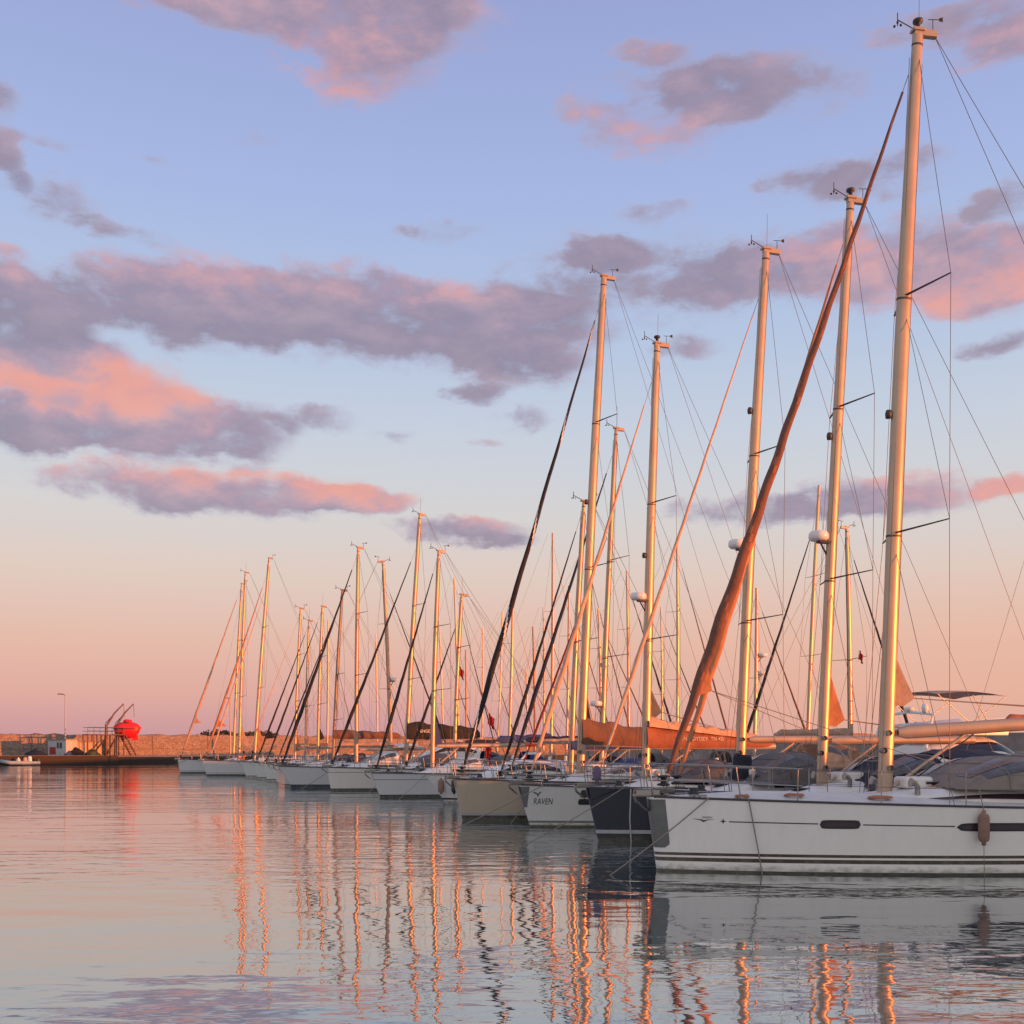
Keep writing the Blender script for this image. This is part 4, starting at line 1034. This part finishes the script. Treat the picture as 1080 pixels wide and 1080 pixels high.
# ------------------------------------------------------------------ lines, fenders and small gear
def rope(name, label, pts, r, cat='mooring line', group='mooring lines running down from the bows', m=None, sag=.0, hang=False):
    pts = [Vector(p) for p in pts]
    if len(pts) == 2:
        a, b = pts; pts = [a.lerp(b, i / 8) - Vector((0, 0, sag * 4 * (i / 8) * (1 - i / 8))) for i in range(9)]
    o0 = pts[0].copy(); mb = MB(); mb.tube([p - o0 for p in pts], r, 6)
    return tag(mb.build(name, m or M_ROPE, None, loc=o0), label, cat, group)


def bowline(key, txt, fwd, out, r=.012, side=-1, sag=.06, x=.75):
    b = BOATS[key]; H = b['_H']; t = x / H.L
    a = b['_W']((x, side * (H.bd(t) + .02), H.zs(t) + .03)); e = b['_W']((-fwd, side * out, -.25))
    rope('mooring_line', txt, [a, e], r, sag=sag)


bowline('near', 'taut mooring line slanting down from the bow of the nearest white boat', 1.35, .55, .013, x=.95)
bowline('navy', 'taut mooring line slanting from the navy bow across the RAVEN hull to the water', 2.7, 1.1, .014)
bowline('raven', 'thin mooring line from the bow of RAVEN across the beige hull into the water', 3.0, .6, .014, x=.6)
bowline('beige', 'mooring line below the beige bow, slanting into its reflection', -1.0, 1.9, .012, x=2.6)
bowline('lowbow', 'mooring line slanting across the hull of the low coachroof boat', -.4, 1.6, .013, x=2.4)
bowline('monogram', 'mooring line slanting across the hull below the long black boom cover', -1.4, 1.9, .016, x=3.4)
bowline('bluebelt', 'mooring line slanting across the hull with the blue waterline belt', -.5, 1.5, .018, x=3.0)
bowline('farthest', 'mooring line running left into the water from the leftmost bow', 2.6, .3, .02)
nb = BOATS['near']; nW = nb['_W']; nH = nb['_H']
p0 = nH.port(1.62, nH.zs(.107) + .02, .03); p1 = nH.port(1.9, .0, .05)
rope('mooring_line', 'dark slack line hanging straight down the white hull by the star emblem', [nW(p0), nW((p1[0] - .1, p1[1] - .02, .5)), nW((p1[0] + .02, p1[1] - .05, -.25))], .012)
nv = BOATS['navy']; vv = nv['_H']
rope('mooring_line', 'pale rope hanging down the navy hull to the water', [nv['_W'](vv.port(.92, 1.34, .03)), nv['_W'](vv.port(.95, .6, .04)), nv['_W'](vv.port(1.0, 0.0, .10)), nv['_W'](vv.port(1.0, -.2, .12))], .016, m=mat('pale_rope', (.5, .5, .5), .85, 0, .2, 30))


def fender(label, p, ln, r, m, top):
    o = thing('fender', (p[0], p[1], p[2]), 0, label, 'fender', 'fenders hung along the hulls')
    mb = MB(); mb.lathe([(0, -.04), (r * .35, -.04), (r * .4, .02), (r * .85, .05), (r, .11), (r, ln - .11), (r * .85, ln - .05), (r * .4, ln - .02), (r * .35, ln + .04), (0, ln + .04)], 14)
    mb.build('fender_body', m, o)
    mb = MB(); mb.tube([(0, 0, ln + .03), Vector(top) - Vector(p)], .009, 5); mb.build('lanyard', M_ROPE, o)
    mb = MB(); mb.tube([(0, 0, -.03), (.01, 0, -p[2] - .02)], .006, 5); mb.build('tail_line', M_WIRE, o)


M_FTAUPE = mat('taupe_fender_cover', (.26, .15, .115), .85, 0, .2, 6, .004, 50)
px_, pz_ = 5.70, .62
q = nH.port(px_, pz_ + .3, .13); fender('taupe covered fender hanging on the side of the nearest white hull', nW((q[0], q[1], pz_)), .57, .10, M_FTAUPE, nW((q[0] - .05, q[1] + .16, nH.zs(.43) + .6)))
lb = BOATS['leaning']; q = lb['_H'].port(3.9, .9, .14)
fender('white fender hanging on the hull under the tallest raked mast of the far end', lb['_W']((q[0], q[1], .45)), .7, .13, M_WHITE, lb['_W']((q[0], q[1] + .1, 1.3)))
mW = lambda p: Matrix.Translation(at(450, 47.0)) @ Matrix.Rotation(TH, 4, 'Z') @ Vector(p)
for k, (x, txt, mm, r) in enumerate([(.55, 'pink grey fender hanging at the very tip of the cluttered motorboat bow', M_FTAUPE, .13), (1.05, 'dark fender hanging second on the cluttered motorboat bow', M_BLACK, .12), (1.75, 'white fender hanging aft of the dark one on the cluttered motorboat', M_WHITE, .13)]):
    q = mH.port(x, .7, .14); fender(txt, mW((q[0], q[1], .42)), .62, r, mm, mW((q[0], q[1] + .12, mH.zs(.1) + .3)))


def coil(label, p, R_, m, turns=4, seed=1):
    rng = random.Random(seed); pts = []
    for i in range(turns * 14):
        a = 2 * pi * i / 14; r = R_ * (1 - .10 * (i // 14) + .06 * rng.uniform(-1, 1)); pts.append(Vector((r * cos(a) * 1.5, r * sin(a), .015 + .006 * (i // 14) + .01 * rng.random())))
    mb = MB(); mb.tube(pts, .016, 5); tag(mb.build('rope_coil', m, None, loc=p), label, 'rope coil', 'rope coils lying on the decks')


def ndeck(x, yf): t = x / nH.L; return nW((x, -yf * nH.bd(t), nH.zs(t) - .035 + .20 * (1 - yf * yf) * min(1, nH.bd(t)) + .005))


coil('brown rope coil on the nearest deck, just left of its mast', ndeck(4.2, .62), .15, M_ROPEO, 5, 2)
coil('smaller brown rope coil on the nearest deck between pulpit and mast', ndeck(2.6, .6), .12, M_ROPEO, 4, 3)
coil('rust coloured rope heap beside the cleat at the nearest bow', ndeck(1.6, .72), .09, M_ROPEO, 4, 4)
# purple cover bundle lashed to the navy pulpit
mb = MB(); rows = []; rng = random.Random(8)
for i in range(10):
    q = i / 9; r = .11 * sin(pi * min(max(q, .04), .96)) ** .4
    rows.append([(r * cos(a) * (1 + .15 * rng.uniform(-1, 1)), r * sin(a) * (1 + .15 * rng.uniform(-1, 1)), .40 * q) for a in [2 * pi * j / 9 for j in range(9)]])
mb.grid(rows, True)
tag(mb.build('cover_bundle', cloth('plum'), None, loc=nv['_W']((.16, -.22, vv.zs(0) + .17))), 'purple rolled canvas bundle lashed to the navy boat pulpit', 'canvas bundle')


def flag(label, p, h, wd, cc, droop=.75, staff=1.3):
    o = thing('flag', p, 0, label, 'flag', 'red flags flown from the sterns')
    mb = MB(); mb.tube([(0, 0, 0), (.06, 0, staff)], .014, 6); mb.build('flagstaff', M_ALU, o)
    mb = MB(); rows = []
    for i in range(9):
        q = i / 8; rows.append([(.06 + wd * q * (1 - droop * .6) + .04 * sin(k * 5 + i), .07 * sin(i * 1.9 + k * 3), staff - .03 - h * k - droop * h * .75 * q) for k in (0, .33, .66, 1)])
    mb.grid(rows); mb.build('flag_cloth', cc, o)


flag('drooping red flag hanging over the decks behind the beige bow', at(511, 56, 815), .85, .5, M_RED, staff=1.75)
flag('small red flag high on a staff behind the black and white jib roll', at(514, 70, 775), .75, .7, M_RED, staff=1.5)
flag('tiny red pennant flying just right of the thinner mast behind the nearest boats', at(905, 52, 700), .45, .3, M_RED, staff=.7)
flag('small red flag flying below the spreaders of the tallest mast of the far pair', at(484, 112, 715), 1.0, .8, M_RED, staff=1.3)


# ------------------------------------------------------------------ quay at the far left
def qp(px, off, z=1.32):
    p = wallpt(px, off); return Vector((p.x, p.y, z))


RZ = atan2(WD.y, WD.x)
# dark timber faced landing stage
p = qp(60, 11.2, 0); a, b_ = qp(-60, 11.2, 0), qp(121, 11.2, 0); ln = (b_ - a).length
o = thing('landing_stage', a, RZ, 'dark timber faced landing stage in front of the stone breakwater', 'landing stage')
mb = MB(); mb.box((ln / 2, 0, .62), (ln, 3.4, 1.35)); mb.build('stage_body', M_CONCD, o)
mb = MB()
for k in range(5): mb.box((ln / 2, -1.74, .2 + k * .27), (ln - .1, .06, .16))
mb.build('fender_planks', mat('tarred_planks', (.035, .024, .02), .8, 0, .3, 2), o)
mb = MB(); mb.box((ln / 2 - 1.0, 0, 1.345), (ln - 2.2, 3.2, .09)); mb.build('stage_deck', M_CONC, o)
# hut
p = qp(53, 8.0, 1.35); h = thing('site_hut', p, RZ, 'small white cabin with a red door and window on the landing stage', 'cabin')
def turned(o): o.location = (1.7, -.3, 0); o.rotation_euler = (0, 0, -RZ - .40); return o
mb = MB(); mb.box((0, 0, 1.2), (3.6, 2.2, 2.35)); turned(mb.build('wall', mat('hut_white', (.40, .42, .45), .6, 0, .15), h))
mb = MB(); mb.box((0, 0, 2.45), (3.9, 2.5, .13)); turned(mb.build('roof', mat('hut_roof', (.30, .17, .13), .7), h))
mb = MB(); mb.box((-.85, -1.125, .75), (1.15, .06, 1.1)); turned(mb.build('door', mat('hut_red', (.32, .02, .02), .6), h))
mb = MB(); mb.box((.5, -1.125, 1.55), (.95, .06, .85)); wnd = turned(mb.build('window', M_GLASS, h))
mb = MB(); mb.box((.5, -1.162, 1.55), (.07, .02, .85)); mb.build('mullion', M_WHITE, wnd)
mb = MB(); mb.box((5.6, .2, 1.05), (4.2, 2.0, 2.0)); mb.build('store_wall', mat('sand_panel', (.50, .36, .27), .8, 0, .2), h)
mb = MB(); mb.box((5.6, .2, 2.12), (4.5, 2.3, .1)); mb.build('store_roof', mat('hut_roof', (.30, .17, .13), .7), h)
for k in range(4):
    mb = MB(); mb.box((4.0 + k * 1.15, -.83, 1.05), (.07, .05, 2.0)); mb.build('store_post', M_WOODM, h)
# steel gantry
p = qp(90, 9.5, 1.35); gt = thing('steel_gantry', p, RZ, 'rusty steel frame with a railed platform on top beside the white cabin', 'steel gantry')
M_RUST = mat('rusty_steel', (.16, .06, .045), .7, .2, .35, 3)
mb = MB(); Wg, Dg, Hg = 5.4, 2.6, 3.2
mb.box((Wg / 2, 0, Hg), (Wg + .2, Dg + .2, .14)); mb.build('platform', M_RUST, gt)
for i in range(5):
    for sy in (-1, 1):
        mb = MB(); xx = Wg * i / 4; mb.tube([(xx, sy * Dg / 2, 0), (xx, sy * Dg / 2, Hg - .08)], .09, 6); mb.build('leg', M_RUST, gt)
mb = MB()
for zz in (.55, 1.1): mb.tube([(0, -Dg / 2, Hg + zz), (Wg, -Dg / 2, Hg + zz)], .05, 5); mb.tube([(0, Dg / 2, Hg + zz), (Wg, Dg / 2, Hg + zz)], .05, 5)
for i in range(7): mb.tube([(Wg * i / 6, -Dg / 2, Hg + .07), (Wg * i / 6, -Dg / 2, Hg + 1.1)], .04, 5)
mb.build('railing', mat('teal_paint', (.06, .13, .14), .6), gt)
mb = MB()
for x0, x1 in ((1.0, 3.2), (3.2, 4.6)): mb.tube([(x0, 0, .1), (x1, 0, Hg - .3)], .13, 6)
mb.build('brace', M_BLACK, gt)
mb = MB(); mb.tube([(Wg + .2, -Dg / 2, Hg), (Wg + 1.9, -Dg / 2, 0)], .14, 6); mb.tube([(Wg + .2, Dg / 2, Hg), (Wg + 1.9, Dg / 2, 0)], .14, 6)
for k in range(8): mb.box((Wg + .4 + 1.5 * k / 8, 0, Hg - .3 - Hg * k / 8.6), (.3, Dg, .05))
mb.build('stair', M_RUST, gt)
# davits and lifeboat
dv = [qp(111.5, 9.0, 1.3), qp(122, 9.4, 1.3)]
for k, (p, lab) in enumerate(zip(dv, ('left pale davit crane leaning out over the gantry, its arm holding the red lifeboat', 'right pale davit crane whose cable meets the top of the red lifeboat'))):
    d = thing('davit_crane', p, RZ, lab, 'davit crane', 'davit cranes holding the lifeboat')
    mb = MB(); mb.tube([(0, 0, 0), (.1, 0, 4.9)], [.28, .22], 8); mb.build('post', mat('davit_paint', (.17, .105, .085), .6, 0, .2), d)
    mb = MB(); mb.tube([(.0, 0, 4.4), (1.2, -.4, 6.6), (2.5, -.8, 8.1)], [.17, .14, .09], 7); mb.tube([(0, .2, 5.0), (2.4, -.7, 8.05)], .06, 5); mb.build('jib_arm', mat('davit_paint', (.17, .105, .085), .6), d)
    mb = MB(); mb.tube([(2.5, -.8, 8.0), (2.6, -.8, 6.0)], .05, 5); mb.build('cable', M_WIRE, d)
p = qp(134, 9.8, 0); lf = thing('lifeboat', (p.x, p.y, 5.35), RZ - .5, 'bright red enclosed lifeboat hanging from two davit cranes', 'lifeboat')
mb = MB(); rows = []
for i in range(15):
    q = i / 14; x = -2.05 + 4.1 * q; e = max(.02, 1 - abs(2 * q - 1) ** 2.4) ** .55
    rows.append([(x, 1.15 * e * cos(a), .15 + (1.35 if sin(a) > 0 else -1.9) * .80 * e * abs(sin(a)) ** .8 + .18 * abs(2 * q - 1) ** 3) for a in [2 * pi * j / 16 for j in range(16)]])
mb.grid(rows, True, flip=False)
M_LIFE = mat('lifeboat_red', (.72, .016, .012), .4, 0, .08)
mb.build('hull', M_LIFE, lf)
mb = MB(); mb.lathe([(.75, .95), (.7, 1.4), (.5, 1.6), (0, 1.65)], 12, (.1, 0, 0)); cn = mb.build('conning_tower', M_LIFE, lf)
mb = MB(); mb.box((.1, -.72, 1.15), (.7, .06, .18)); mb.build('tower_window', M_GLASS, cn)
mb = MB(); rows = []
for i in range(15):
    q = i / 14; x = -2.1 + 4.2 * q; e = max(.02, 1 - abs(2 * q - 1) ** 2.4) ** .55; rows.append((x, -1.17 * e - .02, .16 + .18 * abs(2 * q - 1) ** 3))
mb.tube(rows, .06, 5); mb.build('rubbing_strake', M_BLACK, lf)
mb = MB(); mb.box((1.2, 0, -1.3), (.9, .12, .7)); mb.build('skeg', M_LIFE, lf)
# lamps on the breakwater
for px, top, lab in ((69, 733, 'tall grey street lamp above the white cabin on the quay'), (243, 737, 'thin grey street lamp left of the leftmost bright masts')):
    p = qp(px, 3.0, 1.3); hh = EYE + (HY - top) * p.y / F - 1.3
    d = thing('street_lamp', p, RZ, lab, 'street lamp', 'street lamps along the breakwater')
    mb = MB(); mb.tube([(0, 0, 0), (0, 0, hh * .9), (0, 0, hh)], [.16, .10, .09], 8); mb.build('post', mat('lamp_post_grey', (.40, .36, .34), .5, .3), d)
    mb = MB(); mb.tube([(0, 0, hh - .05), (-.5, 0, hh + .12)], .06, 6); mb.box((-.75, 0, hh + .12), (.8, .3, .16)); mb.build('lamp_head', M_BLACK, d, bevel=.03)
# dinghy alongside and clutter on the stage
p = qp(22, 13.8, 0); d = thing('inflatable_dinghy', p, RZ, 'pale grey inflatable dinghy tied alongside the landing stage', 'dinghy')
mb = MB(); mb.tube([(2.4, -.75, .35), (.6, -.75, .35), (-1.5, -.6, .38), (-2.6, 0, .62), (-1.5, .6, .38), (.6, .75, .35), (2.4, .75, .35)], [.22, .27, .27, .25, .27, .27, .22], 9); mb.build('inflatable_tube', mat('pale_rubber', (.34, .40, .42), .6), d)
mb = MB(); mb.box((.3, 0, .25), (4.0, 1.1, .12)); mb.build('floor_board', M_TEAK, d)
mb = MB(); mb.box((2.35, 0, .65), (.35, .5, .55)); mb.box((2.5, 0, .2), (.18, .18, .8)); mb.build('outboard_motor', M_BLACK, d, bevel=.05)
for k, (px, lab, cc) in enumerate(((19.5, 'white jerry can standing in the bow of the grey dinghy', 'white'), (26.5, 'pinkish bundle lying amidships in the grey dinghy', 'peach'), (31.5, 'white sack leaning at the stern of the grey dinghy', 'bright'))):
    p = qp(px, 13.8, .3); mb = MB(); rng = random.Random(k)
    mb.lathe([(0, 0), (.26, .02), (.32, .3), (.25, .6 + .15 * k), (.10, .75 + .15 * k), (.09, .85), (0, .86)], 9, sq=.8)
    tag(mb.build('storage_bag', cloth(cc), None, loc=p), lab, 'bag')
# a parked motor tricycle's tarpaulin and net heap on the quay
for k, (px, off, sx, sz, cc, lab) in enumerate(((37, 9.8, 1.7, .85, 'navy', 'dark tarpaulin heap left of the white cabin on the landing stage'), (79, 9.8, 1.5, 1.1, 'black', 'dark fishing net heap between the white cabin and the gantry'), (72, 9.9, .7, .8, 'blue', 'small blue barrel cover in front of the sand coloured store'), (97, 9.0, 1.2, .9, 'green', 'green net pile lying under the steel gantry'))):
    p = qp(px, off, 1.38); mb = MB(); rng = random.Random(20 + k); rows = []
    for i in range(6):
        q = i / 5; r = cos(q * pi / 2) ** .7
        rows.append([(sx * r * cos(a) * (1 + .25 * rng.uniform(-1, 1)), .8 * r * sin(a), sz * q * (1 + .2 * rng.uniform(-1, 1))) for a in [2 * pi * j / 11 for j in range(11)]])
    mb.grid(rows, True); tag(mb.build('net_heap', cloth(cc), None, loc=p), lab, 'net heap')
# low bushes peeping over the breakwater
M_BUSH = mat('dusty_bush_leaf', (.075, .06, .04), .8, 0, .4, 3)
for k, (px, top, wd) in enumerate(((229, 769.5, 3.6), (240, 772, 2.6), (275, 770, 3.5), (262, 772.5, 3.0))):
    p = wallpt(px, -6.0); zt = EYE + (HY - top) * p.y / F; rng = random.Random(60 + k)
    o = thing('bush', (p.x, p.y, 0.0), 0, ('dusky bush over the breakwater, leftmost and roundest', 'low dusky bush over the breakwater just left of the lamp', 'dusky bush over the breakwater under the tallest raked mast', 'small dusky bush over the breakwater between the two leftmost masts')[k], 'bush', 'bushes behind the breakwater')
    mb = MB()
    for i in range(420):
        u, a, r = rng.random(), rng.random() * 2 * pi, rng.random() ** .5
        c = Vector((wd * r * cos(a), wd * .6 * r * sin(a), 4.2 + (zt - 4.2) * u * math.sqrt(max(0.05, 1 - r * r * .8)))); s = rng.uniform(.16, .34)
        d1 = Vector((rng.uniform(-1, 1), rng.uniform(-1, 1), rng.uniform(-1, 1))).normalized() * s; d2 = Vector((rng.uniform(-1, 1), rng.uniform(-1, 1), rng.uniform(-1, 1))).normalized() * s
        mb.poly([c - d1, c + d2, c + d1, c - d2])
    mb.build('foliage', M_BUSH, o)
    mb = MB()
    for i in range(4): mb.tube([(rng.uniform(-.3, .3), 0, 0), (rng.uniform(-1, 1) * wd * .4, 0, zt * .9)], [.16, .05], 5)
    mb.build('stem', M_TEAK, o)
mb = MB(); rows = []
c0, c1 = wallpt(-120, -3.0), wallpt(900, -3.0)
rows = [[Vector((q.x, q.y, -1)) , Vector((q.x, q.y, 1.2)), Vector((q.x, q.y, 1.2)) - WN * 40] for q in (c0, c1)]
mb.grid(rows, flip=True, flat=True)
tag(mb.build('ground', M_CONC), kind='structure')


# ------------------------------------------------------------------ two people on a far foredeck
def person(label, p, rz, top_m, hair_m):
    o = thing('person', p, rz, label, 'person', None)
    V = [(0, 0, .12), (0, 0, .34), (.02, 0, .55), (.03, 0, .64), (.05, 0, .76), (.06, 0, .86),
         (.02, .19, .54), (.12, .25, .32), (.34, .14, .30), (.02, -.19, .54), (.12, -.25, .32), (.34, -.14, .30),
         (.10, .10, .10), (.46, .14, .36), (.62, .12, .05), (.75, .12, .03), (.10, -.10, .10), (.46, -.14, .36), (.62, -.12, .05), (.75, -.12, .03)]
    E = [(0, 1), (1, 2), (2, 3), (3, 4), (4, 5), (2, 6), (6, 7), (7, 8), (2, 9), (9, 10), (10, 11), (0, 12), (12, 13), (13, 14), (14, 15), (0, 16), (16, 17), (17, 18), (18, 19)]
    rad = [.15, .14, .13, .055, .10, .07, .065, .048, .035, .065, .048, .035, .10, .07, .05, .04, .10, .07, .05, .04]
    me = bpy.data.meshes.new('body'); me.from_pydata(V, E, []); me.update()
    ob = bpy.data.objects.new('body', me); COL.objects.link(ob); ob.parent = o
    sk = ob.modifiers.new('skin', 'SKIN')
    for i, d in enumerate(me.skin_vertices[0].data):
        d.radius = (rad[i], rad[i]); d.use_root = i == 0
    ob.modifiers.new('sub', 'SUBSURF').render_levels = 2
    me.materials.append(top_m)
    mb = MB(); mb.lathe([(0, .98), (.07, .96), (.112, .88), (.115, .80), (.09, .74)], 12, (.035, 0, 0)); mb.build('hair', hair_m, o)
    return o


W_ = lb['_W']; hz = lb['_H'].zs(.33)
person('person in an orange top sitting on the foredeck of the far raked boat', W_((3.6, -.5, hz + .02)), TH + pi, mat('orange_clothing', (.55, .12, .04), .8), M_BLACK)
person('person in black sitting beside the one in the orange top', W_((4.4, -.3, hz + .05)), TH + pi * .8, mat('black_clothing', (.02, .02, .025), .8), M_BLACK)
